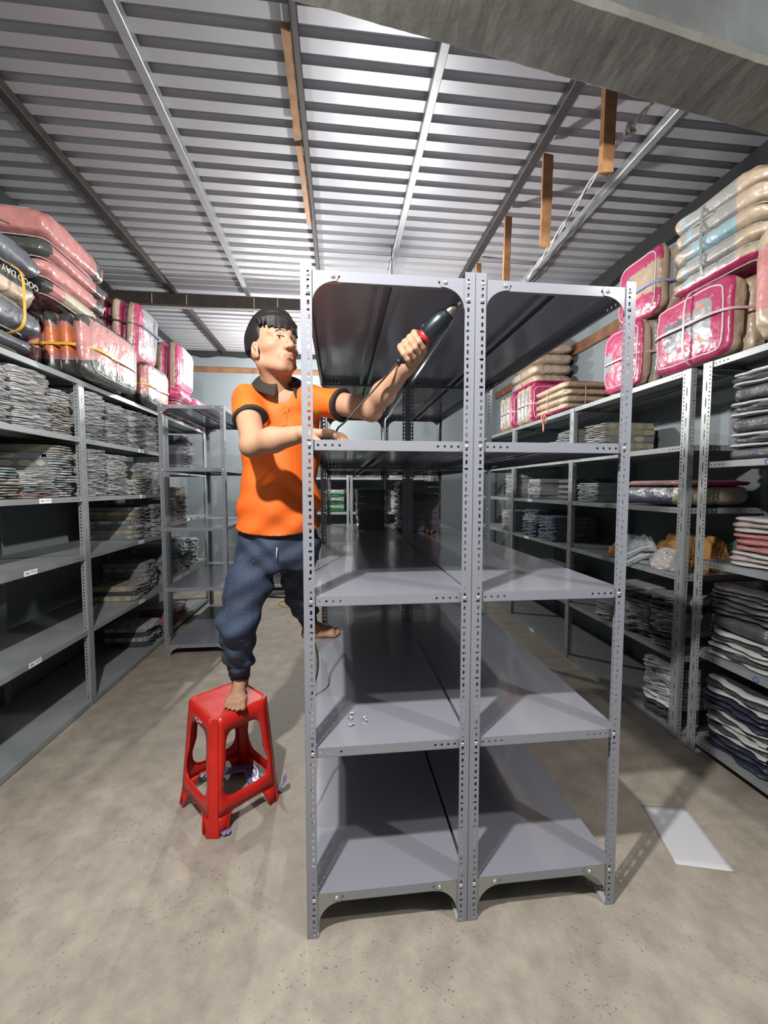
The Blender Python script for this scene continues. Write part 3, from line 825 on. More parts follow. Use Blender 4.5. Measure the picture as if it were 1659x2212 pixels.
# eyes and brows
for s in (1, -1):
    c = hs(hp(.0745, .031 * s, -.001))
    gz = HR @ np.array([.93, .22 if s > 0 else .25, .22]); gz /= np.linalg.norm(gz)
    mb = MB(); prof = [(.0135 * math.sin(a), .0135 * math.cos(a)) for a in np.linspace(PI, .36, 12)]
    mb.lathe(prof, c - POFF, tuple(gz), 20)
    e = mb.build('eye', M_EYE, person)
    mb = MB(); prof = [(.0078 * q, .01385 - .0024 * q * q) for q in np.linspace(1, 0, 6)]
    mb.lathe(prof, c - POFF, tuple(gz), 18); mb.build('iris', M_IRIS, e)
    P = [hp(.1, (.011 + .040 * t) * s, .0185 + .007 * math.sin(PI * min(1, t * 1.1)) - .003 * t) for t in np.linspace(0, 1, 14)]
    S, N = hg.snap(np.array(P), .0004)
    mb = MB(); mb.tube(hs(S) - POFF, [.0005 + .0021 * math.sin(PI * (.12 + .86 * (1 - t))) for t in np.linspace(0, 1, 14)], 6)
    mb.build('eyebrow', mat('brow', (.022, .015, .012), rough=.7), person)
    P = [hp(.1, (.018 + .027 * t) * s, .0000 + .0034 * math.sin(PI * t)) for t in np.linspace(0, 1, 10)]
    S, N = hg.snap(np.array(P), .0006); mb = MB(); mb.tube(hs(S) - POFF, .0013, 5); mb.build('lash_line', M_HAIR, person)

# hair: cap of the skull, cropped sides, fringe of tufts
def hair():
    g = Grid(HC - .15, HC + np.array([.15, .15, .17]), .0026)
    g.ell(hp(-.016, 0, .050), (.103, .083, .088), HR, .01)
    g.ell(hp(.020, 0, .094), (.076, .068, .048), HR, .03)
    g.ell(hp(-.045, 0, .0), (.066, .073, .070), HR, .02)
    # keep the face, the ears and the neck clear
    def face(X, Y, Z):
        q = [(X - HC[0]) * HR[0, i] + (Y - HC[1]) * HR[1, i] + (Z - HC[2]) * HR[2, i] for i in range(3)]
        f, l, u = q
        line = .046 + .05 * np.clip(.06 - f, 0, 1) * 0 - .006 * np.cos(l * 40)
        front = np.maximum(u - line, -(f - .050))
        temple = np.maximum(u - .048, -(f - .036))
        side = np.maximum(u - .004, -(f - .026))
        ear = np.maximum(u + .002, -(f + .012))
        side = np.minimum(side, ear)
        low = u + .012 + .25 * f
        return np.minimum(np.minimum(front, np.minimum(temple, side)), low)
    g.cut(face, g.lo, g.lo + g.h * g.n, .012)
    rnd = random.Random(4)
    for i in range(60):                                      # fringe
        t = i / 59; l = -.074 + .148 * t + rnd.uniform(-.002, .002)
        f = .090 * math.sqrt(max(0.03, 1 - (l / .083) ** 2)) + .004
        ln = .024 + rnd.uniform(0, .016) - (.010 if abs(l) > .06 else 0)
        a = hp(f - .030, l * .90, .096); b = hp(f + .002, l, .070); c = hp(f + .005, l + rnd.uniform(-.008, .005), .064 - ln)
        g.cap(a, b, .0065, .0050, .010); g.cap(b, c, .0050, .0010, .006)
    for i in range(60):                                      # crown tufts
        th = rnd.uniform(0, 2 * PI); rr = rnd.uniform(.2, 1); f, l = -.01 + .085 * rr * math.cos(th), .07 * rr * math.sin(th)
        u = .050 + .088 * math.sqrt(max(0, 1 - .85 * rr * rr)); a = hp(f, l, u - .006); b = a + HR @ np.array([rnd.uniform(-.004, .02), rnd.uniform(-.012, .012), rnd.uniform(0, .007)])
        g.cap(a, b, .007, .003, .004)
    return g
gh = hair(); V, F = gh.nets(); link('hair', np_mesh('hair', hs(relax(V, F, 1, .3)) - POFF, F, M_HAIR), person)

# shirt
def fold(X, Y, Z):
    return (.0065 * np.sin(26 * Z + 9 * X + 3 * np.sin(11 * X + 5 * Z)) + .0050 * np.sin(38 * X - 22 * Z + 6 * Y + 2 * np.sin(13 * Z)) + .0022 * np.sin(60 * Z + 30 * X + 4 * np.sin(9 * X)))
CUT_R = (SR + (ER - SR) * .50); NR_ = (ER - SR) / np.linalg.norm(ER - SR)
CUT_L = (SL + (EL - SL) * .54); NL_ = (EL - SL) / np.linalg.norm(EL - SL)
def sleeve_fn(a, b, r1, r2, cut, nn, lo_t=-9., grow=0.):
    a = np.array(a); ab = np.array(b) - a; L2 = ab @ ab
    def fn(X, Y, Z):
        t = np.clip(((X - a[0]) * ab[0] + (Y - a[1]) * ab[1] + (Z - a[2]) * ab[2]) / L2, 0, 1)
        d = np.sqrt((X - a[0] - t * ab[0]) ** 2 + (Y - a[1] - t * ab[1]) ** 2 + (Z - a[2] - t * ab[2]) ** 2) - (r1 + (r2 - r1) * t) - grow
        d = d + .5 * fold(X, Y, Z)
        pl = (X - cut[0]) * nn[0] + (Y - cut[1]) * nn[1] + (Z - cut[2]) * nn[2]
        d = np.maximum(d, pl)
        if lo_t > -1: d = np.maximum(d, lo_t - pl) if False else np.maximum(d, -(pl + lo_t))
        return d
    return fn
def shirt():
    g = Grid((-.42, .36, 1.14), (.20, .84, 1.84), .0042)
    zz = np.array([1.16, 1.2, 1.3, 1.42, 1.52, 1.62, 1.70, 1.745, 1.785]); cx = np.array([-.160, -.160, -.156, -.150, -.146, -.138, -.134, -.134, -.138]); cy = np.array([.622, .622, .618, .612, .605, .595, .588, .585, .59])
    rx = np.array([.180, .178, .170, .160, .158, .166, .165, .135, .085]); ry = np.array([.134, .132, .126, .118, .116, .118, .108, .088, .066])
    def fn(X, Y, Z):
        a = np.interp(Z, zz, cx); b = np.interp(Z, zz, cy); p = np.interp(Z, zz, rx); q = np.interp(Z, zz, ry)
        d = (np.sqrt(((X - a) / p) ** 2 + ((Y - b) / q) ** 2) - 1) * np.minimum(p, q) + fold(X, Y, Z) * (.5 + .5 * np.clip((1.7 - Z) / .3, 0, 1))
        hem = 1.198 + .02 * np.sin((X + .16) * 6) * 0 - .03 * (1 - ((X + .16) / .19) ** 2) + .012
        return np.maximum(d * .9, np.maximum(hem - Z, Z - 1.79))
    g.add(fn, g.lo, g.lo + g.h * g.n, .01)
    g.cap(SR + [.015, .01, -.005], (-.14, .590, 1.745), .060, .050, .03); g.cap(SL + [-.01, .01, -.005], (-.14, .590, 1.745), .058, .050, .03)
    g.add(sleeve_fn(SR + [.01, 0, -.005], ER, .063, .065, CUT_R, NR_), SR - .2, SR + .2, .025)
    g.add(sleeve_fn(SL + [-.01, 0, -.005], EL, .061, .062, CUT_L, NL_), SL - .2, SL + .25, .025)
    # neck opening and open placket
    g.cap((-.14, .585, 1.75), (-.135, .50, 1.86), .057, .075, .008, 'cut')
    g.cap((-.118, .480, 1.815), (-.101, .465, 1.738), .042, .008, .006, 'cut')
    return g
gs = shirt(); V, F = gs.nets(); V = relax(V, F, 1, .4)
link('shirt', np_mesh('shirt', V - POFF, F, M_ORANGE), person)
for (a, b, r1, r2, cut, nn) in ((SR + [.01, 0, -.005], ER, .063, .065, CUT_R, NR_), (SL + [-.01, 0, -.005], EL, .061, .062, CUT_L, NL_)):
    g = Grid(np.array(cut) - .13, np.array(cut) + .13, .004)
    c2 = np.array(cut) + np.array(nn) * .001
    g.add(sleeve_fn(a, b, r1, r2, c2, nn, .018, .0009), g.lo, g.lo + g.h * g.n, .001)
    V, F = g.nets(); link('sleeve_cuff', np_mesh('sleeve_cuff', relax(V, F, 1, .4) - POFF, F, M_COLLAR), person)
# collar: folded band round the neck, open at the front
def collar():
    vs = []; fs = []; n = 40; mb = MB()
    ax = np.array([.10, -.42, 1.0]); ax /= np.linalg.norm(ax)
    c0 = np.array([-.136, .556, 1.822]); e1 = np.array([.30, -.95, 0.]); e1 -= ax * (e1 @ ax); e1 /= np.linalg.norm(e1); e2 = np.cross(ax, e1)
    for i in range(n + 1):
        t = i / n; a = .30 + (2 * PI - .60) * t; fr = abs(2 * t - 1)       # fr=1 at the front ends
        d = e1 * math.cos(a) + e2 * math.sin(a)
        r = .070 + .006 * (1 - fr)
        top = c0 + d * r + ax * (.006 - .006 * fr); fold_ = c0 + d * (r + .008) + ax * (.012 - .006 * fr)
        low = c0 + d * (r + .040 + .022 * fr ** 3) + ax * (-.026 - .020 * fr ** 2); inn = c0 + d * (r + .001) + ax * (-.018)
        low2 = low - d * .004 - ax * .002
        for p in (inn, top, fold_, low, low2): vs.append(tuple(p - POFF))
    q = 5
    for i in range(n):
        for k in range(q - 1): fs.append([i * q + k, i * q + k + 1, (i + 1) * q + k + 1, (i + 1) * q + k])
    mb.add(vs, fs, 0, True); o = mb.build('collar', M_COLLAR, person)
    md = o.modifiers.new('thick', 'SOLIDIFY'); md.thickness = .003; md.offset = 0
    md = o.modifiers.new('sub', 'SUBSURF'); md.levels = 1; md.render_levels = 1
collar()
# placket, buttons, chest emblem
PL = np.array([(-.098 - .002 * i, .45, 1.70 - .012 * i) for i in range(9)])
S, N = gs.snap(PL, .0008); mb = MB(); mb.strap(S - POFF, N, .026, .0016); mb.build('placket', M_ORANGE, person)
for i in (2, 6):
    mb = MB(); mb.lathe([(.0048, 0), (.0048, .0022), (.003, .003), (0, .003)], S[i] + N[i] * .0014 - POFF, tuple(N[i]), 12); mb.build('button', mat('button_orange', (.55, .12, .01), rough=.3), person)
M_GREEN = mat('emblem_green', (.10, .45, .03), rough=.6); M_EMBT = mat('emblem_text', (.65, .40, .04), rough=.6)
def patch(cx, cz, poly, name, m):
    """flat emblem sewn on the chest: polygon (dx, dz) about a chest point, snapped onto the cloth"""
    P = np.array([(cx + a, .45, cz + b) for a, b in poly]); S, N = gs.snap(P, .0012)
    mb = MB(); c = S.mean(0) + N.mean(0) * .0012; n = len(S)
    mb.add([tuple(c - POFF)] + [tuple(p - POFF) for p in S], [[0, 1 + i, 1 + (i + 1) % n] for i in range(n)], 0, True); return mb.build(name, m, person)
patch(.022, 1.672, [(-.006, -.014), (-.008, -.004), (-.006, .006), (.002, .014), (.012, .020), (.013, .008), (.009, -.004), (.002, -.012)], 'emblem_leaf', M_GREEN)
patch(.008, 1.668, [(.004, -.012), (-.002, -.008), (-.008, .0), (-.010, .008), (-.002, .006), (.004, .0)], 'emblem_leaf', M_GREEN)
for i in range(7):
    x = .000 + .0062 * i; hgt = (.006, .0085, .006, .006, .008, .006, .006)[i]
    patch(x, 1.648, [(0, 0), (.0042, 0), (.0042, hgt), (0, hgt)], 'emblem_letter', M_EMBT)

# jeans
def jeans():
    g = Grid((-.47, .40, .50), (.12, 1.05, 1.26), .0046)
    def pel(X, Y, Z):
        p = np.interp(Z, [1.0, 1.08, 1.24], [.135, .160, .158]); q = np.interp(Z, [1.0, 1.08, 1.24], [.10, .122, .118])
        return np.maximum((np.sqrt(((X + .160) / p) ** 2 + ((Y - .632) / q) ** 2) - 1) * q, np.maximum(1.03 - Z, Z - 1.235))
    g.add(pel, (-.4, .4, .98), (.1, .85, 1.26), .02)
    def leg(h, k, a, r):
        h, k, a = [np.array(q) for q in (h, k, a)]
        g.cap(h, h * .5 + k * .5, r[0], r[1], .045); g.cap(h * .5 + k * .5, k, r[1], r[2], .03); g.cap(k, k * .5 + a * .5, r[2], r[3], .03); g.cap(k * .5 + a * .5, a, r[3], r[4], .02)
    leg(HIPR, KNR, ANR, (.094, .090, .076, .066, .048)); leg(HIPL, KNL, ANL, (.092, .084, .070, .062, .046))
    # bunched cloth at the knees and above the cuffs
    for (k, a, sgn) in ((np.array(KNR), np.array(ANR), 1), (np.array(KNL), np.array(ANL), -1)):
        ax = (a - k) / np.linalg.norm(a - k)
        for i, (t, r, tilt) in enumerate(((-.10, .071, .5), (.06, .073, -.4), (.24, .068, .35), (.50, .064, -.3), (.70, .061, .3), (.86, .058, -.2))):
            c = k + (a - k) * t; u = np.cross(ax, [0, 1, 0]); u /= np.linalg.norm(u); v = np.cross(ax, u)
            P = [c + (u * math.cos(q) + v * math.sin(q)) * r * .80 + ax * tilt * .035 * math.cos(q) for q in np.linspace(0, 2 * PI, 9)]
            for q in range(8): g.cap(P[q], P[q + 1], .012, .012, .014)
    sl = (slice(None),) * 3
    X = g.lo[0] + g.h * np.arange(g.n[0])[:, None, None]; Y = g.lo[1] + g.h * np.arange(g.n[1])[None, :, None]; Z = g.lo[2] + g.h * np.arange(g.n[2])[None, None, :]
    g.d += (.0042 * np.sin(45 * Z + 24 * X + 3 * np.sin(17 * X + 9 * Z)) + .0034 * np.sin(70 * Z - 40 * X + 12 * Y)).astype(np.float32)
    return g
gj = jeans(); V, F = gj.nets(); V = relax(V, F, 1, .4)
link('jeans', np_mesh('jeans', V - POFF, F, M_JEAN), person)
for a, k in ((ANR, KNR), (ANL, KNL)):
    a = np.array(a); d = (a - np.array(k)); d /= np.linalg.norm(d); mb = MB(); mb.lathe([(.036, -.012), (.042, -.008), (.043, .012), (.041, .022), (.034, .024)], a + d * .022 - POFF, tuple(d), 22); mb.build('ankle_cuff', mat('cuff_dark', (.012, .014, .024), rough=.8, bump=.5, bscale=200), person)
def seam(pts, r=.0014):
    P = np.array(pts); t = np.linspace(0, len(P) - 1, 40); P = np.stack([np.interp(t, range(len(P)), P[:, i]) for i in range(3)], 1)
    S, N = gj.snap(P, .0008); mb = MB()
    for i in range(0, 39, 2): mb.tube([S[i] - POFF, S[i + 1] - POFF], r, 5)
    mb.build('stitching', M_JEANW, person)
seam([(-.33, .50, 1.105), (-.30, .48, 1.092), (-.25, .47, 1.10), (-.215, .47, 1.125), (-.195, .47, 1.17)], .002)
seam([(-.25, .46, 1.10), (-.245, .45, 1.0), (-.262, .44, .93), (-.275, .44, .85)])
seam([(-.345, .50, 1.10), (-.355, .48, 1.0), (-.375, .46, .90), (-.385, .46, .82)])
seam([(-.395, .46, .76), (-.36, .45, .735), (-.32, .45, .73), (-.275, .46, .742)])
mb = MB(); mb.tube([(-.150 - POFF[0], .498 - POFF[1], 1.135), (-.152 - POFF[0], .493 - POFF[1], 1.09)], .0022, 6); mb.build('drawstring', mat('string_pale', (.6, .58, .55)), person)

# ---------------------------------------------------------------- power screwdriver
M_DRILL = mat('drill_body', (.007, .014, .020), rough=.35, coat=.2, coat_r=.2)
M_DRED = mat('drill_red', (.50, .02, .025), rough=.4); M_STEEL = mat('worn_steel', (.30, .25, .21), rough=.35, metal=.7, var=.3, vscale=40)
M_CORD = mat('cord_black', (.012, .012, .013), rough=.5)
dr = thing('power_screwdriver', 'dark blue corded power screwdriver held up in the left hand', 'power tool', tuple(DT))
La = np.linalg.norm(DP - DT)
def dl(name, prof, m, n=24):
    mb = MB(); mb.lathe(prof, (0, 0, 0), tuple(DA), n); return mb.build(name, m, dr)
dl('handle', [(0, -.004), (.013, -.004), (.016, .0), (.017, .012), (.0165, .02), (.0185, .03), (.0195, .06), (.0185, .085), (.020, .098)], M_DRILL)
dl('strain_relief', [(.0, -.018), (.009, -.018), (.0105, -.004), (.0, -.003)], M_DRILL)
dl('switch_collar', [(.0200, .088), (.0225, .092), (.0235, .100), (.0225, .106)], M_DRED)
dl('motor_housing', [(.020, .098), (.0255, .108), (.0295, .125), (.0305, .150), (.030, .166), (.0265, .176), (.0225, .186), (.0205, .194), (.016, .194)], M_DRILL)
dl('chuck', [(.0165, .192), (.0175, .198), (.0165, .208), (.0135, .214), (.012, .221), (.008, .223)], M_STEEL)
dl('bit', [(.0045, .22), (.0045, La - .006), (.006, La - .004), (.006, La)], M_BOLT, 8)
q = DT - DA * .015
cpts = [q, q - DA * .05 + [0, 0, -.006], (.235, .195, 1.722), (.18, .205, 1.662), (.125, .200, 1.600), (.098, .205, 1.575)]
def smooth_path(P, n=40):
    P = np.array(P, float); t = np.linspace(0, len(P) - 1, n); out = []
    for a in t:
        i = min(int(a), len(P) - 2); f = a - i; p0 = P[max(i - 1, 0)]; p1 = P[i]; p2 = P[i + 1]; p3 = P[min(i + 2, len(P) - 1)]
        out.append(.5 * (2 * p1 + (p2 - p0) * f + (2 * p0 - 5 * p1 + 4 * p2 - p3) * f * f + (3 * p1 - p0 - 3 * p2 + p3) * f ** 3))
    return np.array(out)
mb = MB(); mb.tube(smooth_path(cpts + [(.085, .26, 1.545), (.05, .31, 1.523), (.005, .33, 1.522), (-.012, .33, 1.48), (-.012, .32, 1.2), (-.006, .31, .9), (.022, .30, .74), (.004, .30, .635), (-.010, .30, .56), (-.008, .30, .3), (-.006, .32, .09), (.05, .38, .012), (.2, .8, .006), (.3, 1.6, .006), (.2, 2.6, .006)], 160) - np.array(DT), .0032, 8); mb.build('power_cord', M_CORD, dr)

# ---------------------------------------------------------------- red plastic stool
M_RED = mat('stool_red', (.50, .013, .008), rough=.34, var=.10, vscale=12, bump=.05, bscale=30)
M_REDS = mat('stool_red_scuffed', (.52, .045, .040), rough=.45, col2=(.46, .014, .010), vscale=16, bump=.08, bscale=60, detail=7)
st = thing('stool', 'red plastic stool under the man, openings in its sides', 'stool', (-.385, .612, 0), math.radians(41))
def stool():
    HT = .456; tb, bb = .122, .146; ch_t, ch_b = .034, .030      # half side top / base, chamfer
    N = 12
    def P(side, s, t):
        """point on side panel: s in -1..1 along the side, t height 0..1"""
        hb = bb + (tb - bb) * t; c = ch_b + (ch_t - ch_b) * t; bulge = .007 * math.sin(min(1, max(0, (.12 - t) / .12)) * PI / 2)
        x = s * (hb - c * .55); y = -(hb + bulge + .012 * (1 - t))
        a = side * PI / 2; return (x * math.cos(a) - y * math.sin(a), x * math.sin(a) + y * math.cos(a), t * HT)
    def arch(s):
        a = abs(s); return .165 * (1 - max(0, min(1, (a - .50) / .26)) ** 2) if a < .76 else 0
    walls = MB(); rims = MB()
    cor = []
    for sd in range(4):
        out = []; inn = []
        hc, hw, hh = .575, .80, .295
        def hole(a):
            ca, sa = math.cos(a), math.sin(a); e = .42
            wd = hw * (1.12 if sa < 0 else .95)
            return (wd * math.copysign(abs(ca) ** e, ca), hc + hh * math.copysign(abs(sa) ** e, sa))
        for k in range(N): u = k / N; out.append((1, .165 + (1 - .165) * u)); inn.append(hole(-PI / 4 + PI / 2 * u))
        for k in range(N): u = k / N; out.append((1 - 2 * u, 1)); inn.append(hole(PI / 4 + PI / 2 * u))
        for k in range(N): u = k / N; out.append((-1, 1 - (1 - .165) * u)); inn.append(hole(3 * PI / 4 + PI / 2 * u))
        for k in range(N): u = k / N; out.append((-1 + 2 * u, .165)); inn.append(hole(5 * PI / 4 + PI / 2 * u))
        n = 4 * N
        mid = [((a[0] * .5 + b[0] * .5), (a[1] * .5 + b[1] * .5)) for a, b in zip(out, inn)]
        vs = [P(sd, *q) for q in out + mid + inn]
        fs = [[i, (i + 1) % n, n + (i + 1) % n, n + i] for i in range(n)] + [[n + i, n + (i + 1) % n, 2 * n + (i + 1) % n, 2 * n + i] for i in range(n)]
        walls.add(vs, fs, 0, True)
        rims.tube([P(sd, *q) for q in inn], .0042, 6, closed=True)
        # lower legs beside the arch
        M = 24; ss = [-1 + 2 * i / M for i in range(M + 1)]
        vs = [P(sd, s, .165) for s in ss] + [P(sd, s, min(arch(s), .1649)) for s in ss]
        walls.add(vs, [[i, i + 1, M + 2 + i, M + 1 + i] for i in range(M)], 0, True)
        rims.tube([P(sd, s, arch(s)) for s in np.linspace(-.78, .78, 30)], .0042, 6)
        # chamfer corner between this side and the next
        T = [0, .04, .1, .165, .3, .5, .7, .85, 1]
        for i in range(len(T) - 1):
            a, b = P(sd, 1, T[i]), P((sd + 1) % 4, -1, T[i]); c, d = P((sd + 1) % 4, -1, T[i + 1]), P(sd, 1, T[i + 1])
            walls.add([a, b, c, d], [(0, 1, 2, 3)], 0, False)
        rims.tube([P(sd, 1, .01), P((sd + 1) % 4, -1, .01)], .005, 6)
    o = walls.build('legs', M_RED, st); md = o.modifiers.new('thick', 'SOLIDIFY'); md.thickness = .004; md.offset = 1
    rims.build('rim', M_RED, st)
    top = MB(); ring = []
    for sd in range(4): ring += [P(sd, -1, 1), P(sd, -.3, 1), P(sd, .3, 1), P(sd, 1, 1)]
    n = len(ring); lv = [(1.02, -.012), (1.025, 0), (1.0, .006), (.95, .0075), (.90, .0035), (.5, .0030)]
    vs = []
    for (sc, dz) in lv: vs += [(x * sc, y * sc, z + dz) for x, y, z in ring]
    vs.append((0, 0, HT + .003)); fs = []
    for l in range(len(lv) - 1): fs += [[l * n + i, l * n + (i + 1) % n, (l + 1) * n + (i + 1) % n, (l + 1) * n + i] for i in range(n)]
    b = (len(lv) - 1) * n; fs += [[b + i, b + (i + 1) % n, len(vs) - 1] for i in range(n)]
    top.add(vs, fs, 0, False); top.build('seat', M_REDS, st)
    mk = MB()
    for i in range(7):
        s = -.30 + .085 * i; t0 = .905 + .010 * math.sin(i * 2.3); a = P(3, s, t0); b2 = P(3, s + .05, t0 - .012 + .02 * (i % 2))
        mk.tube([Vector(a) * 1.0 + Vector((-.004, 0, 0)), Vector(b2) + Vector((-.004, 0, 0))], .0016, 5)
    mk.build('moulded_mark', mat('mark_white', (.75, .7, .68)), st)
stool()
# ---------------------------------------------------------------- wrapped linen packs
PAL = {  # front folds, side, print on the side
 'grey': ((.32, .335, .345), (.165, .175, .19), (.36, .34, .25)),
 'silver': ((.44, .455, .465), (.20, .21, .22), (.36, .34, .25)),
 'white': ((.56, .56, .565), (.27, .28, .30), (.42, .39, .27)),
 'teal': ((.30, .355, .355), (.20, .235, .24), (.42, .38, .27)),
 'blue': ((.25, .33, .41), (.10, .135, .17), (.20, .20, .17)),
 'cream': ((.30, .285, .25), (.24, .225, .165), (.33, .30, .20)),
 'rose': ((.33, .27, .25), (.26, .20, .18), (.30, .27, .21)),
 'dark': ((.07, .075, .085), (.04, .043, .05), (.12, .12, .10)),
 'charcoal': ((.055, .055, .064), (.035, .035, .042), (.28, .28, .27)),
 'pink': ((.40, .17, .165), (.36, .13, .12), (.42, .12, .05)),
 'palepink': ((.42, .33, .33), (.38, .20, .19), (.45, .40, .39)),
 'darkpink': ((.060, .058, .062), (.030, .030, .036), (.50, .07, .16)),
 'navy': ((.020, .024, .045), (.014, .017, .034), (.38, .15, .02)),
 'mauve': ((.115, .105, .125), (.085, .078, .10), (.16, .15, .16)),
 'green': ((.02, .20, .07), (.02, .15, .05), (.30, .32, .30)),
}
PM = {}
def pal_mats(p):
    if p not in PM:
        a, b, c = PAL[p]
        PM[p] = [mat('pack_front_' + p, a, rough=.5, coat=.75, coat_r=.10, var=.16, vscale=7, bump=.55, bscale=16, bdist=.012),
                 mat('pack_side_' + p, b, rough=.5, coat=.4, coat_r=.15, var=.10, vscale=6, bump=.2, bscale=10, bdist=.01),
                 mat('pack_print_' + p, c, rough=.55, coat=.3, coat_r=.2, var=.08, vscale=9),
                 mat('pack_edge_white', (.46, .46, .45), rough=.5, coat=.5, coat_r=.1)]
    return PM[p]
def pack_mesh(p, seed, style):
    """unit pack: front folds face +x, x in -1..0, y in -.5...5, z in 0..1. style: fold, print, edge, slab"""
    rnd = random.Random(seed * 31 + len(p)); mb = MB(); ny = 13
    nl = {'fold': 4, 'print': 3, 'edge': 3, 'slab': 1}[style]
    tops = sorted([0] + [(i + rnd.uniform(-.18, .18)) / nl for i in range(1, nl)] + [1])
    ph = [rnd.uniform(0, 6.28) for _ in range(nl * 3)]
    per = 7
    rings = []
    for j in range(ny):
        v = j / (ny - 1); y = v - .5; ring = []
        rr = .045 * (1 - min(1, min(v, 1 - v) / .08)) ** 2      # rounded ends
        ring.append((-1 + rr, y, .06, 1)); ring.append((-1 + rr, y, .94, 1))
        prof = []
        for i in range(nl):
            a, b = tops[i], tops[i + 1]
            wob = .03 * math.sin(7 * v + ph[i]) + .018 * math.sin(17 * v + ph[i + nl])
            da = .10 * math.sin(5 * v + ph[i + 2 * nl]) * (b - a) if 0 < i else 0
            for k in range(per):
                t = k / (per - 1); z = a + (b - a) * (.04 + .92 * t) + da * (1 - t)
                x = -.075 + .075 * math.sqrt(max(0, 1 - (2 * t - 1) ** 2)) + wob * (.3 if style == 'slab' else 1) - rr
                prof.append((x, y, max(.01, min(.99, z)), i))
        ring = [(-1 + rr, y, .95, 0), (-.55, y, 1.0 - .3 * rr, 0)] + prof[::-1] + [(-.55, y, .0, 0), (-1 + rr, y, .05, 0)]
        rings.append(ring)
    n = len(rings[0]); vs = [(a[0], a[1], a[2]) for r in rings for a in r]; b0 = len(mb.v); mb.v.extend(vs)
    for j in range(ny - 1):
        for k in range(n):
            k2 = (k + 1) % n
            lay = rings[j][k][3]
            m = 0
            if style == 'edge' and 2 <= k < 2 + nl * per: m = 3 if (lay % 2 == 0) else 0
            mb.f.append([j * n + k, (j + 1) * n + k, (j + 1) * n + k2, j * n + k2]); mb.m.append(m); mb.sm.append(True)
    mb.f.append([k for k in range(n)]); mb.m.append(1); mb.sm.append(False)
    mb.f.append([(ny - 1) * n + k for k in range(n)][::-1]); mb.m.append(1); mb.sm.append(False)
    if style in ('print', 'edge'):
        # printed shapes on both side faces
        x = -.97
        while x < -.15:
            wd = rnd.uniform(.16, .28); kind = rnd.random()
            if kind < .75:
                x2 = min(x + wd, -.10); c = .10
                poly = [(x + c * .5, .12), (x2 - c * .5, .12), (x2, .5), (x2 - c * .5, .88), (x + c * .5, .88), (x, .5)]
                if style == 'edge': poly = [(x, .3), (x + .03, .3), (x2, .62), (x2 - .04, .62)]
                for sg in (-.503, .503):
                    mb.add([(a, sg, z) for a, z in poly], [list(range(len(poly)))[::1 if sg < 0 else -1]], 2)
            x += wd + rnd.uniform(.02, .08)
    return mb.mesh('linen_pack', pal_mats(p))
_pk = {}
def get_pack(p, seed, style):
    if (p, seed, style) not in _pk: _pk[(p, seed, style)] = pack_mesh(p, seed, style)
    return _pk[(p, seed, style)]
ORD = ['bottom', 'second', 'third', 'fourth', 'fifth', 'sixth', 'seventh', 'eighth', 'ninth', 'tenth', 'eleventh']
CNAME = {'grey': 'grey', 'silver': 'silvery grey', 'white': 'whitish', 'teal': 'pale teal', 'blue': 'pale blue', 'cream': 'cream patterned', 'rose': 'pinkish beige', 'dark': 'dark grey', 'charcoal': 'charcoal',
         'pink': 'pink', 'palepink': 'pale pink', 'darkpink': 'black and pink', 'navy': 'navy blue', 'mauve': 'shaded mauve', 'green': 'green'}
_rs = random.Random(77)
def stack(desc, face, xf, y0, y1, z, packs, depth=.36, jit=.006, rotz=None, up='up'):
    """face +1: folds look to +x; xf = x of the front face (or y when rotz given). packs: list of (palette, height, style) from the bottom"""
    n = len(packs); top = z + .0012; cols = len({p[0] for p in packs}); grp = 'wrapped packs ' + desc
    for i, (p, h, s) in enumerate(packs):
        wd = (y1 - y0) * _rs.uniform(.95, 1.0)
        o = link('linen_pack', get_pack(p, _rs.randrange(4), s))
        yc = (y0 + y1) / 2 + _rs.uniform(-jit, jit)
        if rotz is None:
            o.location = (xf + _rs.uniform(-jit, jit) * face, yc, top); o.rotation_euler = (0, 0, (0 if face > 0 else PI) + _rs.uniform(-.03, .03))
        else:
            o.location = (yc, xf + _rs.uniform(-jit, jit), top); o.rotation_euler = (0, 0, rotz + _rs.uniform(-.03, .03))
        o.scale = (depth, wd, h * 1.0)
        pos = 'lowest' if i == 0 else ('top' if i == n - 1 else ORD[i])
        sfx = 'pack ' if pos in ('lowest', 'top') else 'pack up '
        tag(o, f'{pos} {CNAME[p]} {sfx}{desc}', 'linen pack', grp)
        top += h + .0012
    return top
def mix(pals, n, h, styles=('fold',), seed=0):
    r = random.Random(seed + n); return [(r.choice(pals), h * r.uniform(.88, 1.12), r.choice(styles)) for _ in range(n)]
XL = -1.475   # front faces on the left rack
z = 1.68
stack('at left edge, second shelf of left rack', 1, XL, .78, 1.02, z, mix(['white', 'silver'], 6, .045, ('fold',), 1))
stack('first whole stack from left, second shelf of left rack', 1, XL, 1.025, 1.30, z, mix(['white', 'silver', 'white'], 7, .043, ('fold',), 2), .37)
stack('beside the post with cream prints, second shelf left', 1, XL - .01, 1.31, 1.492, z, mix(['grey', 'cream', 'silver'], 6, .042, ('print',), 3), .34)
stack('just beyond the post, second shelf of left rack', 1, XL, 1.56, 1.84, z, mix(['silver', 'grey', 'white'], 7, .041, ('fold',), 4))
stack('middle of far bay, second shelf of left rack', 1, XL, 1.85, 2.13, z, mix(['silver', 'grey'], 7, .041, ('fold',), 5))
stack('third in far bay, second shelf of left rack', 1, XL, 2.14, 2.41, z, mix(['silver', 'grey'], 7, .040, ('fold',), 6))
stack('behind narrow rack, second shelf of left rack', 1, XL, 2.42, 2.665, z, mix(['grey', 'silver'], 7, .040, ('fold',), 7))
z = 1.32
